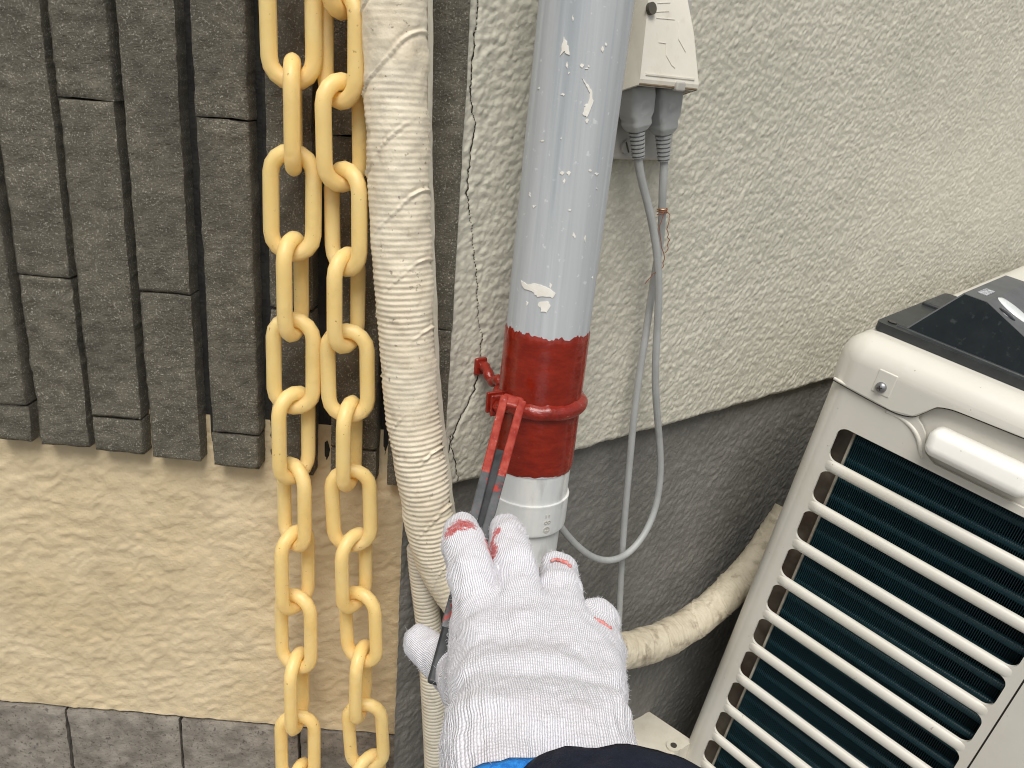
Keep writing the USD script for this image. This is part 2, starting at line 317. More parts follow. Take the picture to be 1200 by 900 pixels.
def wall_curve(pxs, n):
    P = np.array([on_r(*p) for p in pxs]); s = np.array([to_s(p) for p in P]); z = P[:, 2]
    t = np.linspace(0, 1, len(s)); tt = np.linspace(0, 1, n)
    j = np.stack([tt * n * .31, tt * 0, tt * 0], -1)
    return np.interp(tt, t, s) + (meshkit.fbm(j, 3, 31) - .5) * .0032, np.interp(tt, t, z)
curves = [wall_curve(crack_px, 260), wall_curve(crack2_px, 50)]
from scipy.interpolate import RegularGridInterpolator
_s, _z = np.arange(-.02, 1.18, .0010), np.arange(ZB - .02, H + .22, .0010)
HG = RegularGridInterpolator((_s, _z), stucco_h(*np.meshgrid(_s, _z, indexing='ij')), bounds_error=False, fill_value=None)
def stucco_full(s, z):
    h = HG(np.stack([np.ravel(s), np.ravel(z)], 1)).reshape(np.shape(s))
    tree = cKDTree(np.vstack([np.stack(c, 1) for c in curves]))
    d = tree.query(np.stack([np.ravel(s), np.ravel(z)], 1))[0].reshape(np.shape(s))
    return h - .0022 * np.exp(-(d / .0011) ** 2)
def wall_sheet(s0, s1, z0, z1, step, hfun, off, round_bottom=0.0):
    ns, nz = int((s1 - s0) / step), int((z1 - z0) / step)
    s, z = np.meshgrid(np.linspace(s0, s1, ns), np.linspace(z0, z1, nz), indexing='ij')
    h = hfun(s, z) + off
    if round_bottom: h = h - round_bottom * np.clip(1 - (z - z0) / .005, 0, 1) ** 2
    v = np.stack([P0[0] + RD[0] * s + RN[0] * h, P0[1] + RD[1] * s + RN[1] * h, z + (meshkit.noise(np.stack([s * 60, 0 * s, 0 * s], -1), 8) - .5) * .0024 * np.clip(1 - (z - z0) / .01, 0, 1) * (round_bottom > 0)], -1)
    v0 = v.reshape(-1, 3); f = grid_faces(ns, nz)
    k = len(v0); lip = v[:, 0].copy(); lip[:, :2] -= RN * .03; v1 = np.vstack([v0, lip]); a = np.arange(ns - 1)
    f = np.vstack([f, np.stack([a * nz, k + a, k + a + 1], 1), np.stack([a * nz, k + a + 1, (a + 1) * nz], 1)])
    return trimesh.Trimesh(v1, f, process=False)
obj('roughcast_face', wall_sheet(-.001, 1.16, ZB, H + .20, .0011, stucco_full, -.0012, .004), MATS['stucco'], SW, smooth=True)
def found_h(s, z): 
    w = np.stack([s, z, 0 * s], -1)
    return splash_field(s, z, .0062, .0024, .0052, .0012, 15, 6) + (meshkit.fbm(w * 30, 2, 43) - .5) * .0014
obj('foundation_face', wall_sheet(-.03, 1.1, 0.0, ZB + .02, .0016, found_h, -.0125), MATS['foundation'], SW, smooth=True)
def wall_box(s0, s1, o0, o1, z0, z1):
    b = trimesh.creation.box([s1 - s0, o1 - o0, z1 - z0]); b.apply_translation([(s0 + s1) / 2, (o0 + o1) / 2, (z0 + z1) / 2])
    return place(b, [*RD, 0], [*-RN, 0], [0, 0, 1], [*P0, 0])
obj('upper_wall', wall_box(-.0, 3.0, .0005, .12, H + .2, 2.3), MATS['stucco'], SW)
obj('far_wall', wall_box(1.16, 3.0, .0005, .12, ZB, H + .2), MATS['stucco'], SW)
obj('wall_core', wall_box(-.0, 3.0, .018, .118, 0, H + .199), MATS['dark_inside'], SW)
cm = []
for (s, z), wd in zip(curves, (.00062, .0004)):
    h = stucco_full(s, z) - .0012 + .0008
    ds, dz = np.gradient(s), np.gradient(z); L = np.hypot(ds, dz); nsx, nsz = -dz / L, ds / L
    ww = wd * (.45 + 1.1 * meshkit.noise(np.stack([np.arange(len(s)) * .23, 0 * s, 0 * s], -1), 5))
    ss = np.stack([s + nsx * ww, s - nsx * ww], 1); z2 = np.stack([z + nsz * ww, z - nsz * ww], 1); hh = np.stack([h, h], 1)
    v = np.stack([P0[0] + RD[0] * ss + RN[0] * hh, P0[1] + RD[1] * ss + RN[1] * hh, z2], -1).reshape(-1, 3)
    cm.append(trimesh.Trimesh(v, grid_faces(len(s), 2), process=False))
obj('crack', cat(cm), MATS['crack_dark'], SW)

# ------------------------------------------------------------------ yellow plastic chains
LW, LR, LP = .0285, .0054, .0335         # half... width between bar centres, bar radius, straight length
def link(c, yaw, tilt=0.0, length=.057, width=.0285):
    """centre line: a stadium in the local xz plane"""
    r = width / 2; st = length - width + .012; pts = []
    for k in range(9): a = math.pi * k / 8; pts.append((r * math.cos(a), 0, st / 2 + r * math.sin(a)))
    for k in range(1, 5): pts.append((-r, 0, st / 2 - st * k / 5))
    for k in range(9): a = math.pi + math.pi * k / 8; pts.append((r * math.cos(a), 0, -st / 2 + r * math.sin(a)))
    for k in range(1, 5): pts.append((r, 0, -st / 2 + st * k / 5))
    P = np.array(pts); n = len(P); sides = 16; bmp = 1 + .045 * (np.arange(16) % 8 == 4)
    t = np.roll(P, -1, 0) - np.roll(P, 1, 0); t /= np.linalg.norm(t, axis=1, keepdims=True)
    a = np.broadcast_to([0, 1.0, 0], t.shape); b = np.cross(t, a); ang = np.arange(sides) * 2 * np.pi / sides
    v = P[:, None] + LR * bmp[None, :, None] * (np.cos(ang)[None, :, None] * a[:, None] + np.sin(ang)[None, :, None] * b[:, None])
    i, j = np.meshgrid(np.arange(n), np.arange(sides), indexing='ij'); q = np.stack([i * sides + j, ((i + 1) % n) * sides + j, ((i + 1) % n) * sides + (j + 1) % sides, i * sides + (j + 1) % sides], -1).reshape(-1, 4)
    m = trimesh.Trimesh(v.reshape(-1, 3), np.vstack([q[:, [0, 1, 2]], q[:, [0, 2, 3]]]), process=False)
    if m.volume < 0: m.invert()
    m.apply_transform(trimesh.transformations.rotation_matrix(math.radians(tilt), [0, 1, 0])); m.apply_transform(trimesh.transformations.rotation_matrix(math.radians(yaw), [0, 0, 1]))
    m.apply_translation(c); return m
CY = LWALL - .0265
chA = [(341, 30, 2), (343.5, 136, -77), (342.5, 239, 3), (343.5, 337, 82), (344, 427, 2), (344.5, 511, 58), (345, 592, -42), (346, 668, 60), (347, 740, -20), (348, 810, 85), (349, 876, 5), (350, 935, 80)]
chB = [(400, -57, 70), (399, 56, -35), (401, 157, 48), (405, 258, -38), (406, 353, 68), (407.5, 438.5, 2), (409.5, 520.5, 84), (412, 596, 8), (415, 669, 62), (423, 735, -22), (423, 799, 84), (429, 862, 4), (431, 922, 52)]
for nm, ch, lab in (('a', chA, 'left strand of the yellow plastic chain hanging clear of the taped hose'), ('b', chB, 'right strand of the yellow plastic chain hanging against the taped hose')):
    pts = [at_y(px, py, CY) for px, py, _ in ch]
    for k_ in range(7):                                          # the strand goes on up, out of the picture
        pts.insert(0, pts[0] + [0, 0, .0575]); ch.insert(0, (0, 0, 65 if k_ % 2 else -25))
    T = thing('plastic_chain', lab, 'chain', pts[-1])
    for i, (P, (px, py, yaw)) in enumerate(zip(pts, ch)):
        up = pts[i - 1] if i else P + (P - pts[1]); dn = pts[i + 1] if i + 1 < len(pts) else P - (pts[i - 1] - P)
        pitch = np.linalg.norm(up - dn) / 2
        lean = math.degrees(math.atan2(up[0] - dn[0], up[2] - dn[2])) * math.cos(math.radians(yaw))
        obj('link', link(P, yaw, lean, pitch - .0012), MATS['yellow_plastic'], T, smooth=True)

# ------------------------------------------------------------------ taped hose bundle
bp = [at_y(456, -330, .552), at_y(462, -120, .548), at_y(464, 0, .547), at_y(468, 200, .546), at_y(478, 400, .546), at_y(487, 500, .546), at_y(500, 585, .546), at_y(520, 665, .555)]
bp += [on_r(560, 722, .043), on_r(640, 762, .036), on_r(735, 762, .036), on_r(800, 737, .034), on_r(855, 693, .032), on_r(893, 648, .03), on_r(925, 600, .03)]
PB = thing('hose_bundle', 'thick beige tape-wrapped hose beside the chain, bending behind the glove to the outdoor unit', 'hose', bp[3] * [1, 1, 0])
P, t = spline(bp, 1500); sides = 56; ang = np.arange(sides) * 2 * np.pi / sides
i0 = int(np.argmin(np.linalg.norm(P - bp[9], axis=1))); i7 = int(np.argmin(np.linalg.norm(P - bp[4], axis=1))); i8 = int(np.argmin(np.linalg.norm(P - bp[8], axis=1)))
def bundle(a, b, mat, rib, flat):
    Q, tq = P[a:b], t[a:b]; A, T_ = np.meshgrid(ang, tq); r = np.interp(tq, [0, t[i7], t[i8], t[-1]], [.0218, .0205, .0185, .0185])[:, None]
    w3 = np.stack([np.cos(A) * .0218, np.sin(A) * .0218, T_], -1)
    ribw = np.cos(2 * np.pi * T_ / .0040 + 1.5 * np.sin(A) + 1.3 * (meshkit.noise(w3 * 25, 3)))
    depth = np.clip(meshkit.fbm(w3 * 18, 3, 12) * 2.0 - .55, 0.12, 1)
    lowr = np.interp(tq, [0, t[i7] * .9, t[i7] * 1.15, t[-1]], [.45, .75, 1.35, 1.2])[:, None]; h = rib * ribw * depth * lowr
    # drooping creases of the film
    u = T_ + .022 * np.sin(A * 1.0 + 1.1) + .01 * meshkit.fbm(w3 * 28, 2, 17)
    c = u / .047; fr = np.abs(c - np.round(c)); msk = np.clip(meshkit.fbm(w3 * 30, 2, 19) * 3.5 - 1.2, 0, 1)
    h += .0015 * np.exp(-(fr / .022) ** 2) * msk - .0009 * np.exp(-((fr - .045) / .03) ** 2) * msk
    h += (meshkit.fbm(w3 * 45, 3, 23) - .5) * .0024 + (meshkit.fbm(w3 * [150, 150, 90], 2, 24) - .5) * .0013 / lowr
    if flat: h += .0007 * ((T_ / .026 + A / (2 * np.pi)) % 1) + (meshkit.fbm(w3 * 130, 2, 29) - .5) * .0012
    return tube(Q, r + h, sides)
obj('tape_wrap', bundle(0, i0, None, .00052, 0), MATS['bundle_tape'], PB, smooth=True)
obj('tape_wrap', bundle(i0 - 2, len(P), None, .0001, 1), MATS['bundle_tape_old'], PB, smooth=True, label='dirtier lower run of the tape wrap with overlapping turns')
tt, aa, bb = frames(P)
k0, k1 = 60, int(np.argmin(np.linalg.norm(P - bp[7], axis=1)))
side = np.cross(tt, [0, -1.0, 0]); side /= np.linalg.norm(side, axis=1, keepdims=True)
if side[k0][0] < 0: side = -side
idx = np.arange(k0, k1, 3); wv = meshkit.fbm(np.stack([t[idx] * 60, 0 * idx, 0 * idx], -1), 3, 55)
rq = np.interp(t[idx], [0, t[i7], t[i8], t[-1]], [.0218, .0205, .0185, .0185])[:, None]; e0 = P[idx] + side[idx] * (rq - .0010) + np.array([0, -.006, 0]); e1 = P[idx] + side[idx] * (rq + .0006 + .0016 * wv[:, None]) + np.array([0, -.001, 0]); e2 = e1 + np.array([0, .0015, 0]); e3 = e0 + np.array([0, .010, 0])
v = np.stack([e0, e1, e2, e3], 1).reshape(-1, 3); obj('film_edge', trimesh.Trimesh(v, grid_faces(len(idx), 4), process=False), MATS['drain_plastic'], PB, smooth=True, label='thin loose edge of the wrapping film')

# ------------------------------------------------------------------ drain hose
dp = [at_y(492, 640, .571), at_y(497, 690, .571), at_y(503, 740, .569), at_y(507, 800, .566), at_y(510, 860, .563), at_y(512, 920, .56), at_y(514, 1000, .56)]
P2, t2 = spline(dp, 900); dp = None
DH = thing('drain_hose', 'thin ribbed cream drain hose running down behind the thumb of the glove', 'hose', P2[-1])
obj('ribbed_tube', tube(P2, .0098 + .0011 * np.abs(np.sin(np.pi * t2 / .0034)) ** .6, 28), MATS['drain_plastic'], DH, smooth=True)

# ------------------------------------------------------------------ downpipe
PC = on_r(633, 460, .06)                                       # centre of the pipe at the clamp
ptop = at(690, 0, .512); PR = .0302
ax = np.array([.0012, .0008, 1.0]); ptop_xy = ptop
lean = (on_r(690, 0, .06) - PC); lean = lean / lean[2]; ax = np.array([lean[0] * .75, lean[1] * .6, 1.0]); ax /= np.linalg.norm(ax)
def pax(z): return PC + ax * (z - PC[2]) / ax[2]
def zpipe(px, py):                                             # height of the front of the pipe at a pixel row
    P = at(px, py, .6)
    for _ in range(20):
        c = pax(P[2]); tocam = EYE - c; tocam[2] = 0; tocam /= np.linalg.norm(tocam); q = c + tocam * PR
        r = ray(px, py); k = (q - EYE) @ tocam / (r @ tocam); P = EYE + r * k
    return P[2]
def thp(px, z):                                                # angle round the pipe seen at column px
    c = pax(z); d = EYE - c; base = math.atan2(d[1], d[0])
    best = min(np.linspace(-1.5, 1.5, 301), key=lambda q: abs(project(c + PR * np.array([math.cos(base + q), math.sin(base + q), 0]))[0] - px)); return base + best
def project(P):
    c = M.T @ (np.asarray(P) - EYE); return np.array([600 + F * c[0] / c[2], 450 + F * c[1] / c[2]])
zr1, zr0 = zpipe(640, 396), zpipe(620, 561); zl = zpipe(622, 594); zs = zpipe(622, 630)
DP = thing('downpipe', 'round blue-grey rainwater downpipe with a wet red painted band', 'downpipe', pax(0))
def pipe_piece(prof, mat, name='pipe', **k):
    s = np.array(prof); sides = 72; a = np.arange(sides) * 2 * np.pi / sides
    C = np.array([pax(z) for z in s[:, 1]])
    v = C[None] + s[None, :, :1] * np.stack([np.cos(a)[:, None] + 0 * s[None, :, 0], np.sin(a)[:, None] + 0 * s[None, :, 0], 0 * a[:, None] + 0 * s[None, :, 0]], -1)
    return obj(name, trimesh.Trimesh(v.reshape(-1, 3), grid_faces(sides, len(s), True), process=False), MATS[mat], DP, smooth=40, **k)
pipe_piece([(PR - .003, zr0 - .0), (PR, zr0 + .0)] + [(PR, z) for z in np.linspace(zr0 + .001, 2.2, 40)], 'pipe_paint', 'upper_pipe')
pipe_piece([(PR - .0005, zl - .002), (PR - .0004, zr0 + .004)], 'pipe_bare', 'socket_neck', label='chalky white section of pipe just below the red paint')
pipe_piece([(PR - .004, zs - .0005), (PR + .0006, zs), (PR + .001, zs + .002), (PR + .001, zl - .003), (PR + .0014, zl - .0012), (PR + .0012, zl), (PR - .001, zl + .0002)], 'pipe_bare', 'socket')
pipe_piece([(PR - .0026, .0), (PR - .0026, zs + .002)], 'pipe_bare', 'lower_pipe')
# red coat: ragged edges
nA, nZ = 240, 40; a = np.arange(nA) * 2 * np.pi / nA
rag = lambda s_, sd: (meshkit.fbm(np.stack([np.cos(a) * s_, np.sin(a) * s_, 0 * a + sd], -1), 4, sd) - .5)
topz = zr1 + rag(9, 3) * .005 + rag(30, 4) * .0032; botz = zr0 + rag(2.0, 5) * .006 + rag(14, 6) * .0012
tq = np.linspace(0, 1, nZ); Z = botz[:, None] + (topz - botz)[:, None] * tq[None]
th = .0007 + .0003 * meshkit.fbm(np.stack([np.cos(a)[:, None] * 2 + 0 * Z, np.sin(a)[:, None] * 2 + 0 * Z, Z * 300], -1), 3, 61)
rr = PR + th - .0009 * (np.clip(1 - tq / .03, 0, 1) + np.clip(1 - (1 - tq) / .03, 0, 1))[None]
C = np.stack([np.stack([pax(z) for z in row]) for row in Z[::1]])
v = C + rr[..., None] * np.stack([np.cos(a)[:, None] + 0 * Z, np.sin(a)[:, None] + 0 * Z, 0 * Z], -1)
obj('paint_coat', trimesh.Trimesh(v.reshape(-1, 3), grid_faces(nA, nZ, True), process=False), MATS['red_primer'], DP, smooth=True, label='glossy wet red rust-proof paint round the pipe')
def flake(poly_px, mat='paint_chip', lift=.00045, name='paint_chip', r0=PR):
    """a thin flake of the given outline (pixels of the photograph turned into angle and height) lying on the pipe"""
    pts = []
    for px, py in poly_px:
        z = zpipe(px, py); 
        for _ in range(4): A = thp(px, z); c = pax(z); e = project(c + PR * np.array([math.cos(A), math.sin(A), 0]))[1] - py; z += e * .00062
        pts.append((A * r0, z))
    pg = Polygon(pts).buffer(0)
    pg = pg.buffer(.0012).buffer(-.0012).segmentize(.0015)
    ring = np.array(pg.exterior.coords if pg.geom_type == 'Polygon' else max(pg.geoms, key=lambda g_: g_.area).exterior.coords)
    ring[:, :] += (meshkit.noise(np.c_[ring * 900, ring[:, 0] * 0], 3)[:, None] - .5) * .0011
    pg = Polygon(ring).buffer(0)
    if pg.geom_type != 'Polygon': pg = max(pg.geoms, key=lambda g_: g_.area)
    m = trimesh.creation.extrude_polygon(pg, lift + .0004, engine='earcut').subdivide_to_size(.003, 6); vv = np.array(m.vertices); out = []
    for A, z, d in vv:
        A /= r0; c = pax(z); out.append(c + (r0 - .0004 + d) * np.array([math.cos(A), math.sin(A), 0]))
    mm = trimesh.Trimesh(out, m.faces, process=False); obj(name, mm, MATS[mat], DP)
flake([(661, 43), (665, 52), (668, 64), (661, 60), (656, 66), (659, 54)])
flake([(683, 90), (687, 97), (693, 105), (695, 118), (692, 128), (687, 138), (682, 134), (685, 126), (690, 120), (691, 110), (686, 101)])
flake([(611, 329), (618, 333), (628, 332), (640, 336), (652, 343), (648, 349), (638, 347), (630, 348), (624, 341), (614, 338)])
flake([(632, 354), (641, 353), (645, 358), (641, 366), (634, 365)])
for q in range(30):
    px, py = 620 + 90 * rng.random() - 0, 10 + 370 * rng.random(); px += (200 - py) * .1
    w_, h_ = 1.0 + 1.8 * rng.random() ** 2, 1.2 + 3.0 * rng.random() ** 2; sk = rng.normal() * 2
    flake([(px - w_, py), (px + sk * .3, py - h_), (px + w_, py - .3), (px + w_ * .4 + sk * .2, py + h_)], lift=.0003, name='paint_fleck')
# marks moulded into the socket
fig = [Point(0, 0).buffer(.0026).difference(Point(0, 0).buffer(.0019)), Point(0, .0008).buffer(.0007), sbox(-.0011, -.0015, .0011, -.0009)]
for cx in (-.0013, .0013): fig.append(Point(cx, .0062).buffer(.0014).difference(Point(cx, .0062).buffer(.0008)))
fig += [affinity.translate(sbox(-.0022, .0105, -.0015, .0128)), sbox(.0004, .0105, .0011, .0128)]
A0, z0 = thp(640, zs + .008), (zs + zl) / 2 - .007
for pg in fig:
    for gq in getattr(pg, 'geoms', [pg]):
        m = trimesh.creation.extrude_polygon(gq, .0006, engine='earcut'); out = []
        for x_, y_, d in m.vertices:
            A = A0 + x_ / PR; c = pax(z0 + y_); out.append(c + (PR + .0008 + d) * np.array([math.cos(A), math.sin(A), 0]))
        obj('moulded_mark', trimesh.Trimesh(out, m.faces, process=False), MATS['outlet_grey'], DP)

# ------------------------------------------------------------------ clamp
zc_ = zpipe(632, 484); CC = pax(zc_)
PCl = thing('pipe_clamp', 'red painted metal clamp holding the downpipe to the wall', 'pipe clamp', CC)
prof = [(PR + .0002, -.0062)] + [(PR + .001 + .0046 * math.cos(q), .0054 * math.sin(q)) for q in np.linspace(-1.45, 1.45, 13)] + [(PR + .0002, .0062)]
sides = 90; a = np.arange(sides) * 2 * np.pi / sides; pr = np.array(prof)
wob = (meshkit.fbm(np.stack([np.cos(a) * 5, np.sin(a) * 5, 0 * a], -1), 3, 71) - .5)
v = np.stack([np.cos(a)[:, None] * (pr[None, :, 0] + wob[:, None] * .0012), np.sin(a)[:, None] * (pr[None, :, 0] + wob[:, None] * .0012), pr[None, :, 1] + wob[:, None] * .0018 + 0 * a[:, None]], -1).reshape(-1, 3) + CC
obj('ring', trimesh.Trimesh(v, grid_faces(sides, len(pr), True), process=False), MATS['red_primer_metal'], PCl, smooth=True)
foot = on_r(565, 431, .001); back = CC + np.array([-.0295, .006, .004])
hd = back - foot; n_ = 24; tq = np.linspace(0, 1, n_); Q = foot + hd * tq[:, None]; Q[:, 2] += .003 * np.sin(tq * 9)
obj('wall_arm', tube(Q, .0031 + .0014 * np.abs(np.sin(tq * 13)), 10), MATS['red_primer_metal'], PCl, smooth=True)
obj('arm_foot', tm(rbox([.011, .004, .014], .0015).rotate([0, 0, 40]).translate([float(q) for q in on_r(563, 429, .001)])), MATS['red_primer_metal'], PCl, smooth=40)
dl = np.array([-.86, -.51, 0]); tl = np.array([.51, -.86, 0]); lc = CC + dl * (PR + .0065)
for s_ in (-1, 1):
    obj('lug', place(tm(rbox([.013, .0026, .016], .001)), dl, tl, [0, 0, 1], lc + tl * s_ * .0034), MATS['red_primer_metal'], PCl, smooth=40)
bo = trimesh.creation.cylinder(.0028, .017, sections=14); obj('bolt', place(bo, dl, [0, 0, 1], tl, lc + dl * .001), MATS['red_primer_metal'], PCl, smooth=40)
hx = trimesh.creation.cylinder(.0052, .004, sections=6); obj('nut', place(hx, dl, [0, 0, 1], tl, lc + dl * .001 + tl * .0075), MATS['red_primer_metal'], PCl)

# ------------------------------------------------------------------ weatherproof outlet
def so(px, py, off): q = on_r(px, py, off); return to_s(q), q[2]
def wmesh(m): return place(m, [*RD, 0], [0, 0, 1], [*RN, 0], [*P0, 0])      # local x along wall, y up, z out of the wall
sb_, zb_ = so(749, 98, .047); sc_, zc2 = so(818, 107, .047); hb = (zb_ + zc2) / 2
hs0, hs1 = sb_, sc_
WO = thing('wall_outlet', 'cream weatherproof electrical outlet with hood, half behind the downpipe', 'outlet', (*(P0 + RD * (hs0 + hs1) / 2), hb))
bs, bz = so(722, 187, .008); be, _ = so(762, 187, .008)
plate = tm(rbox([be - bs + .045, .125, .012], .003)); plate.apply_translation([(bs + be + .030) / 2 - .014, bz + .0625, .004]); obj('base_plate', wmesh(plate), MATS['outlet_grey'], WO, smooth=40)
# hood: side profile swept along the wall, hollow and open below
prof = [(0, hb - .014), (.012, hb - .010), (.046, hb), (.047, hb + .004), (.040, hb + .040), (.033, hb + .066), (.024, hb + .078), (0, hb + .084)]
def hood(s0, s1, ins): 
    pg = Polygon([(d, z) for d, z in prof])
    if ins: pg = affinity.translate(pg.buffer(-ins), 0, 0).union(Polygon([(.003, hb - .02), (.047 - ins, hb - .004), (.0435 - ins, hb + .02), (.003, hb + .02)]))
    return extrude(pg, s1 - s0), s0
o_, _ = hood(hs0, hs1, 0); i_, _ = hood(hs0 + .0028, hs1 - .0028, .0028)
shell = o_ - i_.translate([0, 0, .0028])
ho = tm(shell); vv = np.array(ho.vertices); vv2 = np.stack([hs0 + vv[:, 2], vv[:, 1], vv[:, 0]], 1)
narrow = np.clip((vv2[:, 1] - hb) / .085, 0, 1); cs = (hs0 + hs1) / 2; vv2[:, 0] = cs + (vv2[:, 0] - cs) * (1 - .55 * narrow ** 1.35)
ho = trimesh.Trimesh(vv2, ho.faces, process=False); ho.fix_normals(); obj('hood', wmesh(ho), MATS['outlet_cream'], WO, smooth=25)
edge = np.array([[hs0 + .001, hb + .0006, .0462], [hs1 - .001, hb + .0006, .0462], [hs1 - .0008, hb - .0100, .012], [hs1 - .0008, hb - .0125, .004]]); obj('grimy_edge', wmesh(tube(np.vstack([np.linspace(edge[i], edge[i + 1], 8) for i in range(3)]), .0009, 6)), MATS['grime_brown'], WO)
ins = trimesh.creation.box([hs1 - hs0 - .018, .012, .030]); ins.apply_translation([cs, hb + .014, .019]); obj('socket_block', wmesh(ins), MATS['dark_inside'], WO)
hole_s, hole_z = so(763, 10, .039); hc = trimesh.creation.cylinder(.0042, .003, sections=24); hc.apply_translation([hole_s, hole_z, .0392]); T_ = trimesh.transformations.rotation_matrix(-.16, [1, 0, 0], [hole_s, hole_z, .0392]); hc.apply_transform(T_)
obj('screw_hole', wmesh(hc), MATS['dark_inside'], WO)
for dz_, d0 in ((.002, .0466),):
    rb = trimesh.creation.box([hs1 - hs0 - .012, .0012, .001]); rb.apply_translation([cs, hb + .0075, .0466]); obj('moulded_rib', wmesh(rb), MATS['outlet_cream'], WO)
# faint embossed lines on the hood's face
def face_o(z): return float(np.interp(z, [hb + .004, hb + .040, hb + .066], [.047, .040, .033]))
for pts in ([(.012, .030), (.020, .030), (.020, .022), (.026, .016), (.030, .014)], [(.034, .046), (.034, .034), (.042, .026)], [(.010, .050), (.024, .052)], [(.010, .046), (.030, .047)], [(.012, .056), (.026, .058)]):
    q = np.array([[hs0 + .008 + s_, hb + z_, face_o(hb + z_) + .0002] for s_, z_ in pts]); qq = np.vstack([np.linspace(q[i], q[i + 1], 6) for i in range(len(q) - 1)])
    obj('moulded_line', wmesh(tube(qq, .00035, 6)), MATS['outlet_cream'], WO)
sx, sz = so(732, 172, .009); sc = trimesh.creation.cylinder(.0055, .003, sections=20); sc.apply_translation([sx, sz, .0105]); sp_ = obj('screw', wmesh(sc), MATS['outlet_grey'], WO, smooth=40)
sl = trimesh.creation.box([.0012, .009, .001]); sl.apply_transform(trimesh.transformations.rotation_matrix(.5, [0, 0, 1])); sl.apply_translation([sx, sz, .0119]); obj('slot', wmesh(sl), MATS['dark_inside'], sp_)
la = tm(rbox([.010, .007, .006], .0015)); la.apply_translation([so(795, 100, .046)[0], hb + .0015, .0465]); obj('latch', wmesh(la), MATS['outlet_grey'], WO, smooth=40)

# ------------------------------------------------------------------ plugs and cables
def cable_thing(label, plug_px, body_top, relief_px, relief_end, path_px, offs, flip):
    d0 = .026
    A = on_r(*body_top, d0); Bq = on_r(*plug_px, d0); Cq = on_r(*relief_end, d0)
    pts = [A, Bq, Cq] + [on_r(px, py, o) for (px, py), o in zip(path_px, offs)]
    T = thing('power_cord', label, 'power cord', pts[-1])
    axp = (A - Bq) / np.linalg.norm(A - Bq)
    out = np.array([*RN, 0]); out -= axp * (out @ axp); out /= np.linalg.norm(out); sd_ = np.cross(axp, out)
    Lb = np.linalg.norm(A - Bq)
    secs = [(0, .0085, .0075), (Lb * .10, .0100, .0090), (Lb * .25, .0098, .0088), (Lb * .42, .0120, .0095), (Lb * .9, .0130, .0105), (Lb * 1.15, .0128, .0104)]
    slabs = [m3.Manifold.batch_hull([ball(Bq + axp * h + sd_ * sx * (w - .004) + out * sy * (dd - .004), .004, 14) for sx in (-1, 1) for sy in (-1, 1)]) for h, w, dd in secs]
    body = m3.Manifold.batch_boolean([m3.Manifold.batch_hull([slabs[i], slabs[i + 1]]) for i in range(len(slabs) - 1)], m3.OpType.Add)
    dent = ball(Bq + axp * Lb * .55 + out * .0205, .0122, 32); body = body - dent
    obj('plug', tm(body), MATS['grey_rubber'], T, smooth=40)
    rel = (Cq - Bq); Lr = np.linalg.norm(rel)
    rl = np.linspace(0, 1, 120); P_ = Bq + rel * rl[:, None]
    ribs = .0068 - .0018 * rl; groove = np.where((rl * 7.5) % 1 < .38, .0018, 0)
    obj('strain_relief', tube(P_, ribs - groove, 20), MATS['grey_rubber'], T, smooth=30)
    start = Bq + rel * .9
    S, _ = spline([start, Cq + rel * .12] + pts[3:], 160)
    obj('cable', tube(S, .0033, 14), MATS['grey_rubber'], T, smooth=True)
    return S
cable_thing('grey power cord of the left plug, looping down and back behind the downpipe', (746, 148), (745, 108), None, (748, 184),
            [(758, 235), (770, 300), (771, 370), (768, 440), (773, 520), (772, 575), (757, 622), (733, 650), (705, 656), (678, 641), (655, 614), (640, 585)], [.027, .03, .03, .028, .025, .025, .026, .028, .028, .026, .022, .018], 0)
cb2 = cable_thing('grey power cord of the right plug, hanging straight down behind the glove', (777, 152), (778, 110), None, (778, 188),
            [(777, 215), (775, 270), (766, 330), (757, 390), (747, 455), (738, 540), (731, 620), (727, 690), (724, 760), (722, 850)], [.026, .022, .018, .018, .018, .018, .018, .018, .016, .012], 1)
# twisted tie round the right cord and thread hanging from it
k = int(np.argmin(np.abs([project(q)[1] - 244 for q in cb2]))); c = cb2[k]
tq = np.linspace(0, 1, 60); w_ = np.stack([np.cos(tq * 15) * .0042, np.sin(tq * 15) * .0042, (tq - .5) * .004], -1) + c
TT = thing('wire_tie', 'thin copper wire tie twisted round the right power cord, ends dangling', 'wire tie', c)
obj('winding', tube(w_, .0005, 6), MATS['copper_wire'], TT)
for e in ([(0, 0, 0), (.004, -.003, -.004), (.003, -.004, -.012), (.0055, -.002, -.022), (.004, -.003, -.034)], [(0, 0, 0), (-.003, -.004, -.012), (.001, -.004, -.03), (.004, -.003, -.045), (-.004, -.004, -.054), (-.009, -.003, -.062)], [(0, 0, 0), (-.004, -.004, -.002), (-.0075, -.003, -.003)]):
    S, _ = spline(np.array(e) + c + np.array([.002, -.004, 0]), 40); S[:, 0] += (meshkit.noise(np.c_[np.arange(40) * .4, np.zeros(40), np.zeros(40)], 9) - .5) * .002; obj('loose_end', tube(S, .00035, 5), MATS['rust_thread'], TT)

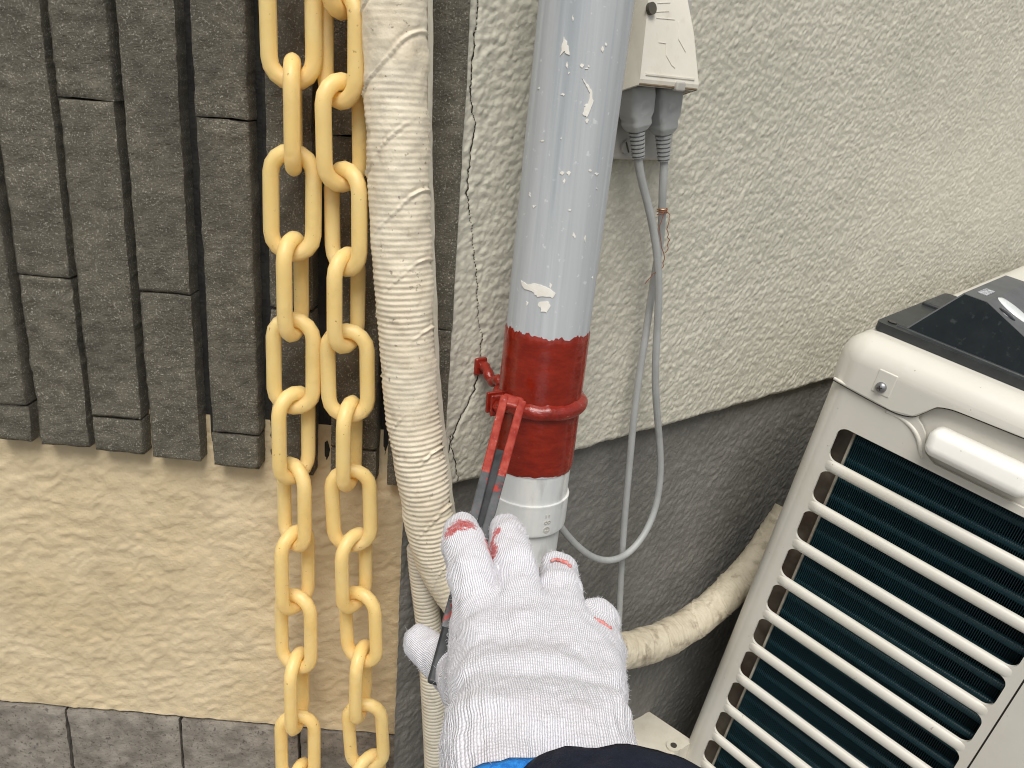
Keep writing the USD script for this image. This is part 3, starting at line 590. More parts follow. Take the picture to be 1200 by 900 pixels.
# ------------------------------------------------------------------ outdoor unit (local axes: u along the slats, v up, n out of the slatted side)
AO = EYE + np.array([.3045, .6993, -.29085])
au = np.array([.729, -.668, -.148]); av = np.array([.1, -.11, .989]); au /= np.linalg.norm(au); av -= au * (au @ av); av /= np.linalg.norm(av); an = np.cross(au, av)
def ac(m): 
    m = tm(m) if hasattr(m, 'to_mesh') else m
    return place(m, au, av, an, AO)
VB = -.545
AU = thing('outdoor_unit', 'cream air-conditioner outdoor unit with slatted side beside the wall', 'outdoor unit', AO + av * VB + au * .1 - an * .3)
def rounded_prism(u0, u1, w0, w1, v0, v1, r, rt):
    """box with upright edges of radius r and top edges of radius rt"""
    parts = []
    for (u_, w_) in ((u0 + r, w0 + r), (u1 - r, w0 + r), (u0 + r, w1 - r), (u1 - r, w1 - r)):
        cyl = m3.Manifold.cylinder(max(v1 - v0 - rt, .001), r, r, 40).rotate([-90, 0, 0]).translate([u_, v0, w_])
        parts.append(cyl)
        for q in np.linspace(0, math.pi / 2, 8)[1:]:
            rr_ = max(r - rt * (1 - math.cos(q)), .0005)
            parts.append(m3.Manifold.cylinder(.0004, rr_, rr_, 40).rotate([-90, 0, 0]).translate([u_, v1 - rt + rt * math.sin(q) - .0004, w_]))
    return m3.Manifold.batch_hull(parts)
outer = rounded_prism(-.0275, .272, -.80, 0, VB, .072, .020, .001)
inner = rounded_prism(-.0245, .269, -.797, -.003, VB + .003, .080, .017, .001)
shell = outer - inner
slots = []
pitch = .04687; NS = 12
for i in range(NS):
    vc = -i * pitch
    pg = sbox(-.0015, vc - .0173, .2085, vc + .0184).buffer(-.0088).buffer(.0088, 8)
    slots.append(pg)
cut = m3.Manifold.batch_boolean([extrude(p_, .03) for p_ in slots], m3.OpType.Add).translate([0, 0, -.02])
bigcut = Polygon([(.056, .09), (.056, .0565), (.0615, .0525), (.0665, .0470), (.0735, .0310), (.083, .0255), (.30, .0255), (.30, .09)]).buffer(-.002).buffer(.002)
hcut = extrude(bigcut, .03).translate([0, 0, -.02])
leftof = m3.Manifold.cube([.50, 2, 2]).translate([.2165 - .50, -1, -1.0]); rightof = m3.Manifold.cube([.5, 2, 2]).translate([.2180, -1, -1])
side = (shell ^ leftof) - cut - hcut
obj('side_panel', ac(side), MATS['unit_paint'], AU, smooth=35)
obj('front_panel', ac(shell ^ rightof), MATS['unit_paint'], AU, smooth=35)
sb = m3.Manifold.cube([.004, .6, .004]).translate([.2155, VB + .01, -.0065]); obj('panel_seam', ac(sb), MATS['seam_dark'], AU)
bott = m3.Manifold.cube([.296, .003, .794]).translate([-.0255, VB - .004, -.797]); obj('bottom_pan', ac(bott), MATS['unit_paint'], AU)
# rounded face on each slat
for i in range(NS - 1):
    vt, vb = -i * pitch - .0173, -(i + 1) * pitch + .0184; vc, hw = (vt + vb) / 2, (vt - vb) / 2
    n = 11; us = np.r_[np.linspace(-.004, .012, 7), np.linspace(.03, .18, 6), np.linspace(.196, .211, 7)]
    th_ = np.linspace(0, np.pi, n); v = []
    for u_ in us:
        e = np.clip(min(u_ + .004, .211 - u_) / .014, 0, 1); e = e * e * (3 - 2 * e)
        for q in th_:
            v.append((u_, vc + (hw - .0002 + .0004 * e) * math.cos(q), -.0008 + (.0003 + .0034 * e) * math.sin(q)))
    obj('slat', ac(trimesh.Trimesh(v, grid_faces(len(us), n), process=False)), MATS['unit_paint'], AU, smooth=True)
# raised rim round the whole side, soft edge by the handle recess
rimpts = np.array([(.030, .0508, .0), (.048, .0495, .0), (.0575, .0455, .0005), (.0635, .0400, .0006), (.068, .0330, .0004), (.073, .0262, .0)])
S, _ = spline(rimpts, 40); obj('panel_rim', ac(tube(S - [0, 0, .0012], .0022, 10)), MATS['unit_paint'], AU, smooth=True)
rec = extrude(Polygon([(.05, .02), (.25, .02), (.25, .092), (.05, .092)]), .002).translate([0, 0, -.0075]); obj('handle_recess', ac(rec), MATS['unit_paint'], AU)
grip = m3.Manifold.batch_hull([ball((u_, v_, w_), .0085, 24) for u_, v_, w_ in ((.079, .0500, .004), (.080, .0425, .006), (.146, .0500, .004), (.146, .0425, .006), (.079, .050, -.01), (.146, .050, -.01))])
gm = grip
obj('handle', ac(gm), MATS['unit_grip'], AU, smooth=50)
# top cover with a big soft edge; its lower edge follows the seam
cov = rounded_prism(-.031, .279, -.806, .0035, .02, .1055, .026, .024) - rounded_prism(-.0280, .276, -.803, .0005, .0, .100, .023, .022)
seam = Polygon([(-.2, -.1), (-.2, .0600), (-.02, .0585), (.034, .0548), (.052, .0585), (.058, .0650), (.0665, .0750), (.078, .0785), (.135, .0815), (.5, .100), (.5, -.1)])
cov = cov - extrude(seam, 2).translate([0, 0, -1.5])
obj('top_cover', ac(cov), MATS['unit_paint'], AU, smooth=35)
lipp = np.array([(-.022, .0588, .0034), (.034, .0552, .0034), (.051, .0586, .0034), (.0575, .0652, .0034), (.0665, .0756, .0034), (.078, .0790, .0034), (.135, .082, .0034), (.26, .0885, .0034)])
from scipy.interpolate import PchipInterpolator
tt_ = np.linspace(0, 7, 120); lip = PchipInterpolator(np.arange(8), lipp)(tt_); obj('cover_lip', ac(tube(lip - [0, 0, .0018], .0016, 8)), MATS['unit_paint'], AU, smooth=True)
obj('cover_seam', ac(tube(lip - [0, .0021, .0030], .0009, 8)), MATS['seam_dark'], AU, smooth=True)
pad = tm(rbox([.017, .022, .003], .0012)); pad.apply_translation([.0205, .0745, .0026]); obj('screw_pad', ac(pad), MATS['unit_paint'], AU, smooth=40)
scr = lathe([(0, .0032), (.002, .0030), (.0042, .0018), (.0048, .0004), (.0048, -.001)], (0, 0, 0), 24); scr.apply_translation([.0195, .0705, .0047]); sp_ = obj('screw', ac(scr), MATS['screw_metal'], AU, smooth=50)
for r_ in (0, 1):
    cr = trimesh.creation.box([.0045, .0009, .0008]); cr.apply_transform(trimesh.transformations.rotation_matrix(.4 + r_ * math.pi / 2, [0, 0, 1])); cr.apply_translation([.0195, .0705, .0078]); obj('cross_slot', ac(cr), MATS['seam_dark'], sp_)
# coil behind the slats
fins = []
for u_ in np.arange(.012, .235, .0019):
    fins.append(trimesh.creation.box([.00035, .58, .022], transform=trimesh.transformations.translation_matrix([u_, -.245, -.024])))
obj('fins', ac(cat(fins)), MATS['fin_teal'], AU, kind='stuff')
for i, v_ in enumerate(np.arange(.025, -.53, -.0212)):
    c_ = trimesh.creation.cylinder(.0040, .225, sections=14); c_.apply_transform(trimesh.transformations.rotation_matrix(math.pi / 2, [0, 1, 0])); c_.apply_translation([.124, v_, -.0205]); obj('coil_tube', ac(c_), MATS['tube_teal'], AU, smooth=50)
ep = trimesh.creation.box([.002, .58, .03]); ep.apply_translation([.0105, -.245, -.026]); fl = trimesh.creation.box([.028, .58, .002]); fl.apply_translation([-.0055, -.245, -.026]); obj('coil_flange', ac(fl), MATS['flange_brown'], AU)
obj('coil_end_plate', ac(ep), MATS['end_plate'], AU)
bk = trimesh.creation.box([.27, .6, .002]); bk.apply_translation([.12, -.24, -.06]); obj('inner_bulkhead', ac(bk), MATS['seam_dark'], AU)
bk = trimesh.creation.box([.002, .6, .06]); bk.apply_translation([-.018, -.24, -.04]); obj('inner_flange', ac(bk), MATS['end_plate'], AU)
for w_ in (-.12, -.66):
    ft = m3.Manifold.cube([.36, .012, .05]).translate([-.055, VB - .016, w_ - .025]); obj('mounting_foot', ac(ft), MATS['unit_paint'], AU)

# ------------------------------------------------------------------ solar lamp on top of the unit
VT = .1058
SL = thing('solar_lamp', 'black wedge-shaped solar sensor lamp lying on top of the outdoor unit', 'solar lamp', AO + av * VT + au * .06 - an * .10)
bpoly = sbox(-.016, -.222, .175, -.030).buffer(-.006).buffer(.006)
def acp(poly, h, v0):                                          # polygon in (u, w) raised from v0 by h
    m = tm(extrude(poly, h)); vv = np.array(m.vertices); m2 = trimesh.Trimesh(np.stack([vv[:, 0], v0 + vv[:, 2], vv[:, 1]], 1), m.faces, process=False); m2.fix_normals(); return m2
obj('base', ac(acp(bpoly, .008, VT)), MATS['lamp_black'], SL, smooth=30)
def poly_solid(pts): return m3.Manifold.hull_points(np.array(pts, np.float64))
lo, hi = VT + .007, VT + .050
body = poly_solid([(.006, lo, -.044), (.165, lo, -.044), (.006, lo, -.212), (.165, lo, -.212), (.034, hi, -.064), (.054, hi, -.064), (.034, hi, -.196), (.054, hi, -.196)])
obj('body', ac(body), MATS['lamp_grey'], SL, smooth=20)
# solar panel let into the sloping left side
A_, B_, C_, D_ = np.array([.006, lo, -.044]), np.array([.165, lo, -.044]), np.array([.054, hi, -.064]), np.array([.034, hi, -.064])
nn = np.cross(B_ - A_, D_ - A_); nn /= np.linalg.norm(nn); nn = nn if nn[2] > 0 else -nn
cen = (A_ + B_ + C_ + D_) / 4; quad = [cen + (q - cen) * .955 for q in (A_, B_, C_, D_)]
obj('solar_panel', ac(poly_solid([q + nn * d for q in quad for d in (-.001, .0016)])), MATS['solar_glass'], SL)
for k_ in (.5,):
    ridge = tube(np.array([A_ + [-.006, .0, .004], B_ + [0, .0, .004]]), .0025, 8); obj('edge_bead', ac(ridge), MATS['lamp_black'], SL, smooth=True)
sh = trimesh.creation.cylinder(.0042, .003, sections=20); sh.apply_transform(trimesh.transformations.rotation_matrix(math.pi / 2, [1, 0, 0])); sh.apply_translation([-.006, VT + .0075, -.043]); obj('screw_hole', ac(sh), MATS['sensor_black'], SL)
tb = tm(rbox([.020, .006, .020], .002)); tb.apply_translation([-.004, VT + .0085, -.150]); obj('mounting_tab', ac(tb), MATS['lamp_black'], SL, smooth=40)
# front face, sloping down towards the front, carries lens and sensor
F0 = np.array([.054, hi, -.064]); F1 = np.array([.165, lo, -.044]); F2 = np.array([.054, hi, -.150])
fx = np.array([0, 0, -1.0]); fy = (np.array([.165, lo, -.130]) - np.array([.054, hi, -.130])); fy /= np.linalg.norm(fy); fn = np.cross(fx, fy); fn = fn if fn[1] > 0 else -fn
FO = np.array([.054, hi, -.064])
def on_face(m, a, b, d): return ac(place(m, fx, fy, fn, FO + fx * a + fy * b + fn * d))
def disc(rx, ry, h): 
    m = lathe([(0, h), (.6, h), (.9, h * .75), (1, 0)], (0, 0, 0), 36); m.apply_transform(np.diag([rx, ry, 1, 1.0])); m.fix_normals(); return m
obj('sensor', on_face(disc(.0052, .0085, .001), .009, .018, .0), MATS['sensor_black'], SL, smooth=True)
obj('lens', on_face(disc(.0098, .018, .002), .030, .019, .0), MATS['lamp_lens'], SL, smooth=True)
stq = trimesh.creation.box([.03, .022, .0006]); obj('sticker', on_face(stq, .029, .052, .0004), MATS['yellow_sticker'], SL)
lb = trimesh.creation.box([.008, .0006, .026]); lb.apply_translation([.044, hi + .0004, -.095]); obj('printed_mark', ac(lb), MATS['pale_print'], SL)

# ------------------------------------------------------------------ cream base block behind the unit
zt = H - .722
def onz(px, py, z): r = ray(px, py); return EYE + r * (z - H) / r[2]
c0 = onz(755, 830, zt); hu = au * [1, 1, 0]; hu /= np.linalg.norm(hu); hr = np.array([-hu[1], hu[0], 0]); hr = hr if hr @ [*RD, 0] > 0 else -hr
hr = np.array([*RD, 0])
BB = thing('base_block', 'cream plastic base block with screw holes, low between glove and outdoor unit', 'block', c0 * [1, 1, 0])
pg = Polygon([c0[:2] + hu[:2] * a + hr[:2] * b for a, b in ((.0, .0), (.072, .0), (.072, -.075), (.0, -.075))]).buffer(-.003).buffer(.003)
obj('block_body', trimesh.creation.extrude_polygon(pg, zt, engine='earcut'), MATS['block_cream'], BB)
for px, py, r_ in ((751, 838, .0014),):
    q = onz(px, py, zt); obj('screw_hole', trimesh.creation.cylinder(r_, .002, sections=14, transform=trimesh.transformations.translation_matrix([q[0], q[1], zt])), MATS['seam_dark'], BB)
for px, py in ((779, 892), (789, 876)):
    q = onz(px, py, zt); bs_ = trimesh.creation.cylinder(.0085, .03, sections=24); bs_.apply_translation([q[0], q[1], zt - .012]); pb = obj('boss', bs_, MATS['block_cream'], BB, smooth=40)
    obj('hole', trimesh.creation.cylinder(.0038, .002, sections=16, transform=trimesh.transformations.translation_matrix([q[0], q[1], zt + .003])), MATS['seam_dark'], pb)

# ------------------------------------------------------------------ person: gloved right hand and sleeve
W_ = at(636, 915, .335); E_ = at(690, 1280, .215)
bones = []                                                     # (name, p0, r0, p1, r1)
J = {k: at(*v) for k, v in dict(
    i0=(566, 738, .428), i1=(552, 672, .452), i2=(543, 638, .473), i3=(540, 622, .487),
    m0=(612, 726, .432), m1=(605, 664, .458), m2=(596, 634, .478), m3=(592, 621, .490),
    r0=(660, 738, .432), r1=(657, 690, .455), r2=(654, 670, .474), r3=(650, 674, .490),
    p0=(696, 764, .426), p1=(700, 727, .444), p2=(697, 727, .462), p3=(686, 742, .476),
    t0=(580, 835, .385), t1=(548, 802, .432), t2=(516, 772, .464), t3=(492, 752, .474)).items()}
hy = at(615, 730, .432) - W_; hy /= np.linalg.norm(hy); hx = J['p0'] - J['i0']; hx -= hy * (hx @ hy); hx /= np.linalg.norm(hx); hz = np.cross(hx, hy)
if hz @ (EYE - W_) < 0: hz = -hz
fing = dict(i=(.0135, .0130, .0122, .0108), m=(.0130, .0118, .0112, .0100), r=(.0125, .0116, .0110, .0098), p=(.0120, .0112, .0104, .0094), t=(.0180, .0140, .0112, .0098))
for f_, rs in fing.items():
    for k in range(3): bones.append((f_ + str(k), J[f'{f_}{k}'], rs[k], J[f'{f_}{k+1}'], rs[k + 1]))
wl, wr = W_ - hx * .0165, W_ + hx * .0165
for f_, base, r0 in (('i', wl, .0235), ('m', wl * .6 + wr * .4, .0245), ('r', wl * .3 + wr * .7, .0245), ('p', wr, .0230)):
    bones.append(('palm' + f_, base + hy * .012, r0, J[f_ + '0'] - hz * .003, .0165))
bones.append(('palmx', J['i0'] - hz * .002, .0150, J['m0'], .0145)); bones.append(('palmy', J['m0'], .0145, J['r0'], .0140)); bones.append(('palmz', J['r0'], .0140, J['p0'], .0135))
bones.append(('palmt', wl + hy * .02 - hz * .004, .0235, J['t0'], .0175)); bones.append(('palmu', J['t1'], .014, J['i0'] - hz * .012 - hy * .012, .0150))
for s_ in (-1, 1): bones.append(('cuff', W_ - hy * .03 + hx * s_ * .0165, .0232, W_ + hy * .02 + hx * s_ * .0165, .0238))
def sdf(p, bl):
    out = []
    for _, a, ra, b, rb in bl:
        ba = b - a; h = np.clip(((p - a) @ ba) / (ba @ ba), 0, 1); out.append(np.linalg.norm(p - a - h[:, None] * ba, axis=1) - (ra + (rb - ra) * h))
    return np.stack(out, 1)
groups = {k: [b for b in bones if b[0][0] == k and b[0][1:].isdigit()] for k in 'imrpt'}
groups['hand'] = [b for b in bones if not b[0][1:].isdigit()]
def smin(d, k):
    m_ = d.min(1); return m_ - k * np.log(np.exp(-(d - m_[:, None]) / k).sum(1))
def field(p):
    hd_ = smin(sdf(p, groups['hand']), .0022)
    fs = {k: smin(sdf(p, groups[k]), .0012) for k in 'imrpt'}
    fr_ = np.stack([fs[k] for k in 'imrp'], 1)
    fingers = fr_.min(1)
    return smin(np.stack([hd_, fingers, fs['t']], 1), .0024)
def surface_net(f, lo, hi, h):
    """a closed, even mesh of the zero surface of f"""
    ax_ = [np.arange(lo[k], hi[k] + h, h) for k in range(3)]; G = np.stack(np.meshgrid(*ax_, indexing='ij'), -1); V_ = np.concatenate([f(c_) for c_ in np.array_split(G.reshape(-1, 3), 12)]).reshape(G.shape[:3])
    I = V_ < 0; n = np.array(V_.shape) - 1; acc = np.zeros((*n, 3)); cnt = np.zeros(n)
    sl = lambda o: tuple(slice(o[k], o[k] + n[k]) for k in range(3))
    corners = [np.array(o) for o in np.ndindex(2, 2, 2)]
    for o in corners:
        for k in range(3):
            if o[k] == 0:
                o2 = o.copy(); o2[k] = 1; A_, B_ = V_[sl(o)], V_[sl(o2)]; x_ = I[sl(o)] != I[sl(o2)]
                t_ = np.where(x_, A_ / np.where(x_, A_ - B_, 1), 0); p_ = np.broadcast_to(o.astype(float), (*n, 3)).copy(); p_[..., k] = t_
                acc += p_ * x_[..., None]; cnt += x_
    on = cnt > 0; idx_ = np.full(n, -1); idx_[on] = np.arange(on.sum()); verts = np.array(lo) + h * (np.argwhere(on) + acc[on] / cnt[on][:, None]); fc = []
    for k in range(3):
        b_, c_ = (k + 1) % 3, (k + 2) % 3; e_ = np.eye(3, dtype=int)[k]
        P_ = np.argwhere(I[tuple(slice(0, n[j]) for j in range(3))] != I[tuple(slice(e_[j], n[j] + e_[j]) for j in range(3))]); P_ = P_[(P_[:, b_] > 0) & (P_[:, c_] > 0)]
        ins_ = I[tuple(P_.T)]; q_ = []
        for db, dc in ((0, 0), (-1, 0), (-1, -1), (0, -1)):
            w_ = P_.copy(); w_[:, b_] += db; w_[:, c_] += dc; q_.append(idx_[tuple(w_.T)])
        q_ = np.stack(q_, 1); q_[~ins_] = q_[~ins_][:, ::-1]; fc.append(q_)
    q_ = np.vstack(fc); return verts, np.vstack([q_[:, [0, 1, 2]], q_[:, [0, 2, 3]]])
fr3 = np.stack([hx, hy, hz]); corners_ = np.array([(q - W_) @ fr3.T for nb in bones for q in (nb[1], nb[3])])
def cut_field(p): return np.maximum(field(W_ + p @ fr3), -.018 - p[:, 1])
gv, gf = surface_net(cut_field, np.r_[corners_.min(0)[0] - .03, -.0205, corners_.min(0)[2] - .03], corners_.max(0) + .03, .0014)
v = W_ + gv @ fr3
def grad(p, e=4e-4): return np.stack([(field(p + d) - field(p - d)) / (2 * e) for d in np.eye(3) * e], 1)
body_ = gv[:, 1] > -.0165
for _ in range(2):
    w_ = v[body_]; g_ = grad(w_); gl = np.linalg.norm(g_, axis=1, keepdims=True); v[body_] = w_ - field(w_)[:, None] * g_ / np.maximum(gl ** 2, .3)
tri = trimesh.Trimesh(v, gf, process=False)
if tri.volume < 0: tri.invert()
v = np.array(tri.vertices); nrm = np.array(tri.vertex_normals)
rel = v - W_; lx_, ly_, lz_ = rel @ hx, rel @ hy, rel @ hz
# knit coordinates
dist = np.stack([smin(sdf(v, groups[k]), .0012) for k in 'imrpt'] + [smin(sdf(v, groups['hand']), .0022)], 1); own = dist.argmin(1)
st = np.stack([lx_ + np.sign(lx_) * np.maximum(0, .012 - lz_) * .8 * np.clip((np.abs(lx_) - .016) / .016, 0, 1), ly_], 1)
for q, k in enumerate('imrpt'):
    ch = np.array([J[f'{k}{j}'] for j in range(4)]); wgt = np.clip((dist[:, 5] - dist[:, q]) / .007 + .5, 0, 1) * (np.delete(dist, 5, 1).argmin(1) == q); mk = wgt > 0; pv = v[mk]
    seg = np.stack([np.linalg.norm(pv - (a + np.clip(((pv - a) @ (b - a)) / ((b - a) @ (b - a)), 0, 1)[:, None] * (b - a)), axis=1) for a, b in zip(ch[:-1], ch[1:])], 1).argmin(1)
    cum = np.r_[0, np.cumsum(np.linalg.norm(np.diff(ch, axis=0), axis=1))]; along = np.zeros(len(pv)); uu = np.zeros(len(pv))
    for s_ in range(3):
        m_ = seg == s_; d_ = (ch[s_ + 1] - ch[s_]); d_ /= np.linalg.norm(d_); sx_ = np.cross(d_, hz); sx_ /= np.linalg.norm(sx_); sz_ = np.cross(sx_, d_); rl_ = pv[m_] - ch[s_]
        along[m_] = cum[s_] + rl_ @ d_; uu[m_] = np.arctan2(rl_ @ sx_, rl_ @ sz_) * .0115
    o_ = J[k + '0'] - W_; wq = wgt[mk][:, None]; st[mk] = st[mk] * (1 - wq) + wq * np.stack([uu + o_ @ hx, along + o_ @ hy], 1)
# folds and the ribbed cuff
def ridge(px_pts, amp, wd):
    Q = np.array([[(at(px, py, .42) - W_) @ hx, (at(px, py, .42) - W_) @ hy] for px, py in px_pts]); Q, _ = spline(Q, 60)
    # measured along the sight lines to the back of the hand
    pp = np.array([project(q) for q in v]) if not hasattr(ridge, 'pp') else ridge.pp; ridge.pp = pp
    K, _ = spline(np.array(px_pts, float), 80); d = cKDTree(K).query(pp)[0] * .42 / F
    return amp * np.exp(-(d / wd) ** 2) * np.clip(nrm @ hz * 1.5, 0, 1)
disp = ridge([(545, 738), (580, 726), (630, 722), (672, 730), (705, 755), (722, 790)], .0026, .0060) + ridge([(530, 792), (580, 778), (640, 772), (690, 786), (726, 815)], .0022, .0058)
disp += -.0014 * np.exp(-((ly_ - .040) / .0055) ** 2) + ridge([(520, 835), (600, 822), (680, 822), (735, 840)], .0014, .006) + ridge([(560, 752), (610, 748), (660, 757), (700, 785)], -.0012, .005)
cuffm = np.clip((.046 - ly_) / .018, 0, 1); cuffm = cuffm ** 2 * (3 - 2 * cuffm)
disp += cuffm * (.00035 * np.sin(2 * np.pi * st[:, 0] / .0052 + 3 * meshkit.noise(v * 60, 7)) + .0008)
disp += (meshkit.fbm(v * 70, 3, 81) - .5) * .0046 + (meshkit.fbm(v * 260, 2, 82) - .5) * .0008
v = v + nrm * disp[:, None]
PE = thing('person', 'right hand in white knitted glove and navy sleeve, holding paint tool to the pipe', 'person', W_)
# glove material: knit columns and rows, fuzzy sheen, smears of red paint
smears = [(at(536, 612, .470), .0125, .50), (at(548, 616, .47), .0090, .50), (at(523, 620, .466), .0095, .45), (at(577, 646, .462), .0090, .5), (at(578, 622, .47), .0075, .44), (at(573, 634, .468), .006, .5), (at(574, 660, .46), .006, .45)]
gn = {'g': ('geometry', {}), 'uv': ('texture_coordinate', {}), 'sep': ('separate_xyz', {}), 'p': ('principled_bsdf', dict(roughness=.9, specular_ior_level=.2, sheen_weight=.2, sheen_roughness=.5)),
      'wn': ('noise_texture', dict(scale=300, detail=3)), 'wm': ('vector_math', dict(math_type='multiply_add', vector2=(.0009, .0009, 0))), 'uvoff': ('vector_math', dict(math_type='add', vector2=(-.00045, -.00045, 0))),
      'u1': ('math', dict(math_type='multiply', value2=2 * math.pi / .00215)), 'us': ('math', dict(math_type='sine')), 'ua': ('math', dict(math_type='absolute')),
      'v1': ('math', dict(math_type='multiply', value2=2 * math.pi / .00175)), 'vp': ('math', dict(math_type='add')), 'vs': ('math', dict(math_type='sine')), 'vh': ('math', dict(math_type='multiply_add', value2=.17, value3=.83)),
      'h': ('math', dict(math_type='multiply')), 'b1': ('bump', dict(distance=.0010, strength=.7)), 'fz': ('noise_texture', dict(scale=1500, detail=3)), 'b2': ('bump', dict(distance=.0004, strength=.5)),
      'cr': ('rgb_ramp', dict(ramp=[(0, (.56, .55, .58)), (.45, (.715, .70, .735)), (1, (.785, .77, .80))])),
      'bl': ('noise_texture', dict(scale=42, detail=4)), 'bm': ('map_range', dict(from_min=.5, from_max=.75, to_min=0, to_max=.35, clamp=True)), 'bx': ('mix_color', dict(b=(.62, .55, .56)))}
gl = [('uv.UV', 'uvoff.vector1'), ('g.position', 'wn.vector'), ('wn.color', 'wm.vector1'), ('uvoff.vector', 'wm.vector3'), ('wm.vector', 'sep.vector'),
      ('sep.x', 'u1.value1'), ('u1.value', 'us.value1'), ('us.value', 'ua.value1'), ('sep.y', 'v1.value1'), ('v1.value', 'vp.value1'), ('ua.value', 'vp.value2'), ('vp.value', 'vs.value1'), ('vs.value', 'vh.value1'),
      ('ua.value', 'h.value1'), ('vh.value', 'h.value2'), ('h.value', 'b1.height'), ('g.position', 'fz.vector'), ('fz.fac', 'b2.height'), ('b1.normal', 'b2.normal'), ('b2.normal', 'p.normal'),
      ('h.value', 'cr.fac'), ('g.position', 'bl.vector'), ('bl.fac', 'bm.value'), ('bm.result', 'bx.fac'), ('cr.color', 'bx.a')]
gn['sn'] = ('noise_texture', dict(scale=420, detail=4, roughness=.65)); gl.append(('g.position', 'sn.vector'))
prev = 'bx.result'
for i, (c, r, amt) in enumerate(smears):
    gn[f'd{i}'] = ('vector_math', dict(math_type='distance', vector2=tuple(c))); gn[f'a{i}'] = ('map_range', dict(from_min=0, from_max=r, to_min=.62, to_max=-.12))
    gn[f's{i}'] = ('math', dict(math_type='add')); gn[f't{i}'] = ('map_range', dict(from_min=.62, from_max=.82, to_min=0, to_max=.85, clamp=True)); gn[f'x{i}'] = ('mix_color', dict(b=(.50, .035, .03)))
    gl += [('g.position', f'd{i}.vector1'), (f'd{i}.value', f'a{i}.value'), (f'a{i}.result', f's{i}.value1'), ('sn.fac', f's{i}.value2'), (f's{i}.value', f't{i}.value'), (f't{i}.result', f'x{i}.fac'), (prev, f'x{i}.a')]
    prev = f'x{i}.result'
gl.append((prev, 'p.base_color'))
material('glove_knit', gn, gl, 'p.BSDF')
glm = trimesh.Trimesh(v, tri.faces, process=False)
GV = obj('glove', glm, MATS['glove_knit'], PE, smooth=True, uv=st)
# red lines of paint on the ring and little fingers
def surface_line(pxs, r_, mat, name):
    pts = []
    for px, py in pxs:
        d = ray(px, py); d /= np.linalg.norm(d); lo_ = .3; ts = np.linspace(.33, .62, 240); q = EYE + d * ts[:, None]; fv = field(q); hit = np.argmax(fv < .0004); pts.append(q[hit])
    S, _ = spline(np.array(pts), 40); S += (meshkit.noise(S * 900, 4)[:, None] - .5) * .0006
    obj(name, tube(S, r_ * (.6 + .8 * meshkit.noise(np.c_[np.arange(40) * .5, np.zeros((40, 2))], 6)), 6), mat, GV, smooth=True)
pm('paint_smear', (.52, .12, .10), .8, (.62, .30, .28), vs=500)
surface_line([(646, 657), (655, 656), (663, 659), (669, 664)], .0009, MATS['paint_smear'], 'paint_streak')
surface_line([(688, 722), (698, 726), (708, 731), (717, 737)], .0009, MATS['paint_smear'], 'paint_streak')
# fuzz
pick = rng.choice(len(glm.faces), 9000, p=glm.area_faces / glm.area_faces.sum()); bc = rng.dirichlet([1, 1, 1], 9000)
fp = (glm.vertices[glm.faces[pick]] * bc[..., None]).sum(1); fnr = glm.face_normals[pick]
dr = fnr + rng.normal(0, .8, (9000, 3)); dr /= np.linalg.norm(dr, axis=1, keepdims=True); ln = .0006 + .0010 * rng.random(9000) ** 2
mid = fp + dr * ln[:, None] * .6; end = mid + (dr + rng.normal(0, .7, (9000, 3))) * ln[:, None] * .5
cv = UsdGeom.BasisCurves.Define(stage, PE + '/glove_fuzz'); cv.CreateTypeAttr('linear'); cpts = np.stack([fp, mid, end], 1).reshape(-1, 3) - W_
cv.CreatePointsAttr(Vt.Vec3fArray.FromNumpy(cpts.astype(np.float32))); cv.CreateCurveVertexCountsAttr(Vt.IntArray([3] * 9000)); cv.CreateWidthsAttr(Vt.FloatArray([.00007])); cv.SetWidthsInterpolation('constant')
pm('fuzz_white', (.74, .73, .76), .9); UsdShade.MaterialBindingAPI.Apply(cv.GetPrim()).Bind(MATS['fuzz_white']); tagp(cv.GetPrim(), kind='stuff')
# blue hem and navy sleeve
def sleeve_ring(c, rx_, rz_, n=72): a_ = np.arange(n) * 2 * np.pi / n; return c + hx * rx_ * np.cos(a_)[:, None] + hz * rz_ * np.sin(a_)[:, None]
fd = E_ - W_; fl = np.linalg.norm(fd); fdir = fd / fl
def sweep_rings(rings):
    n = len(rings[0]); v_ = np.stack(rings, 1).reshape(-1, 3); m = trimesh.Trimesh(v_, grid_faces(n, len(rings), True), process=False); return m
hc_ = W_ - hy * .0172
hem = [sleeve_ring(hc_ - hy * .004, .0385, .0218), sleeve_ring(hc_ - hy * .003, .0440, .0274), sleeve_ring(hc_, .0452, .0286), sleeve_ring(hc_ + hy * .003, .0446, .0280), sleeve_ring(hc_ + hy * .0035, .0385, .0218)]
hm = sweep_rings(hem); hm.vertices += hm.vertex_normals * (.0006 + .0004 * np.sin(np.arctan2((hm.vertices - hc_) @ hz, (hm.vertices - hc_) @ hx) * 90))[:, None]; obj('glove_hem', hm, MATS['hem_blue'], PE, smooth=True)
sl_c = at(724, 953, .318); rings = []
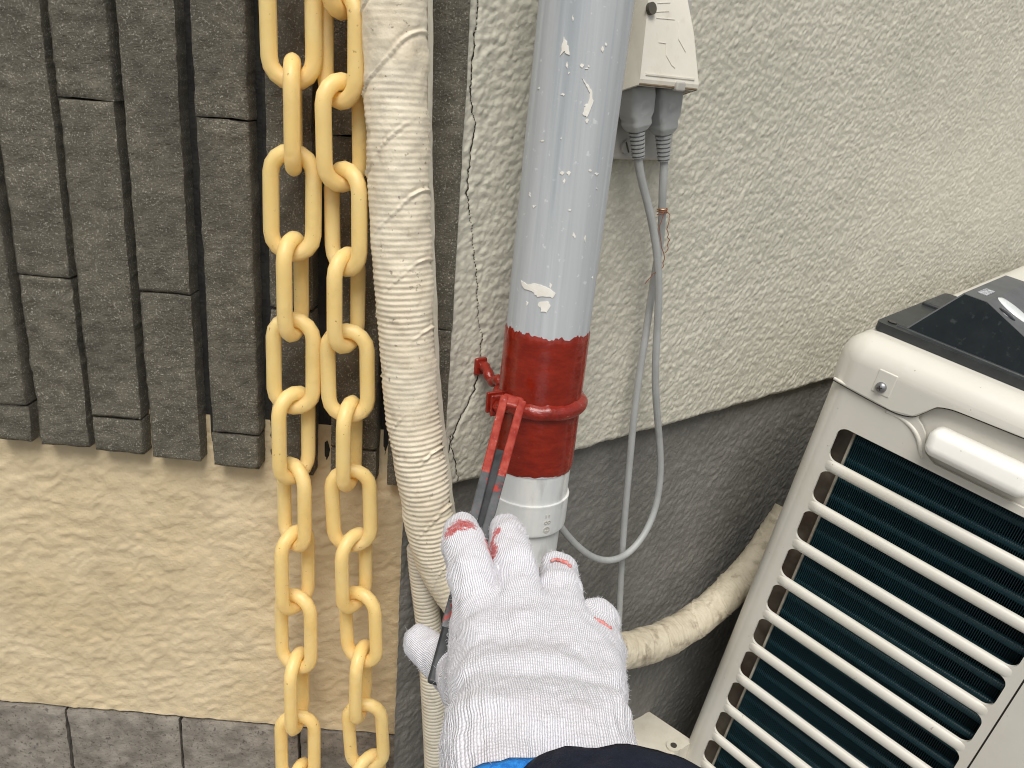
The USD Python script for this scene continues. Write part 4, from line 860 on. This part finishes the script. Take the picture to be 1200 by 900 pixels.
for k, q in enumerate(np.linspace(0, 1, 30)):
    c = sl_c + (E_ + hx * .01 - sl_c) * q; rx_ = .046 + .012 * q; rz_ = .036 + .014 * q
    if k == 0: rings.append(sleeve_ring(c, rx_ * .9, rz_ * .86))
    rings.append(sleeve_ring(c, rx_, rz_))
slm = sweep_rings(rings); slm.vertices += slm.vertex_normals * ((meshkit.fbm(slm.vertices * 45, 3, 91) - .5) * .008)[:, None]
obj('sleeve', slm, MATS['sleeve_navy'], PE, smooth=True)

# ------------------------------------------------------------------ two-pronged paint tool in the hand
tip = at(601, 470, .555); tail = at(513, 800, .434)
TL = thing('paint_tool', 'narrow grey two-pronged paint tool, its tip wet with red paint', 'paint tool', tail)
td = (tip - tail); tlen = np.linalg.norm(td); td /= tlen; tx = np.cross(td, EYE - tip); tx /= np.linalg.norm(tx); tx = tx if tx @ R > 0 else -tx; tz = np.cross(tx, td); tz = tz if tz @ (EYE - tip) > 0 else -tz
def prong(sgn, a, b, mat, name, w0=.0019, th=.0022):
    n = 14; q = np.linspace(a, b, n); pr_ = []
    for h in q:
        o = sgn * (.0062 - .0026 * (1 - h / tlen) * 1.2) if h > .07 else sgn * .0038
        c = tail + td * h + tx * o; pr_.append(m3.Manifold.batch_hull([ball(c + tx * w0 * sx_ + tz * th * sy_, .0009, 8) for sx_ in (-1, 1) for sy_ in (-1, 1)]))
    obj(name, tm(m3.Manifold.batch_boolean([m3.Manifold.batch_hull([pr_[i], pr_[i + 1]]) for i in range(n - 1)], m3.OpType.Add)), MATS[mat], TL, smooth=40)
for s_ in (-1, 1):
    prong(s_, tlen - .062, tlen, 'tool_red', 'prong_tip'); prong(s_, .03, tlen - .0622, 'tool_steel', 'prong')
hd_ = place(tm(rbox([.0115, .083, .0042], .0018)), tx, td, tz, tail + td * .040); obj('handle', hd_, MATS['tool_dark'], TL, smooth=40)
web = place(tm(rbox([.0080, tlen - .12, .0012], .0005)), tx, td, tz, tail + td * (.08 + (tlen - .12) / 2) - tz * .002); obj('web', web, MATS['tool_dark'], TL, smooth=40)
pad_ = place(tm(rbox([.0145, .010, .0050], .002)), tx, td, tz, tail + td * (tlen - .001)); obj('tip_pad', pad_, MATS['tool_red'], TL, smooth=40)
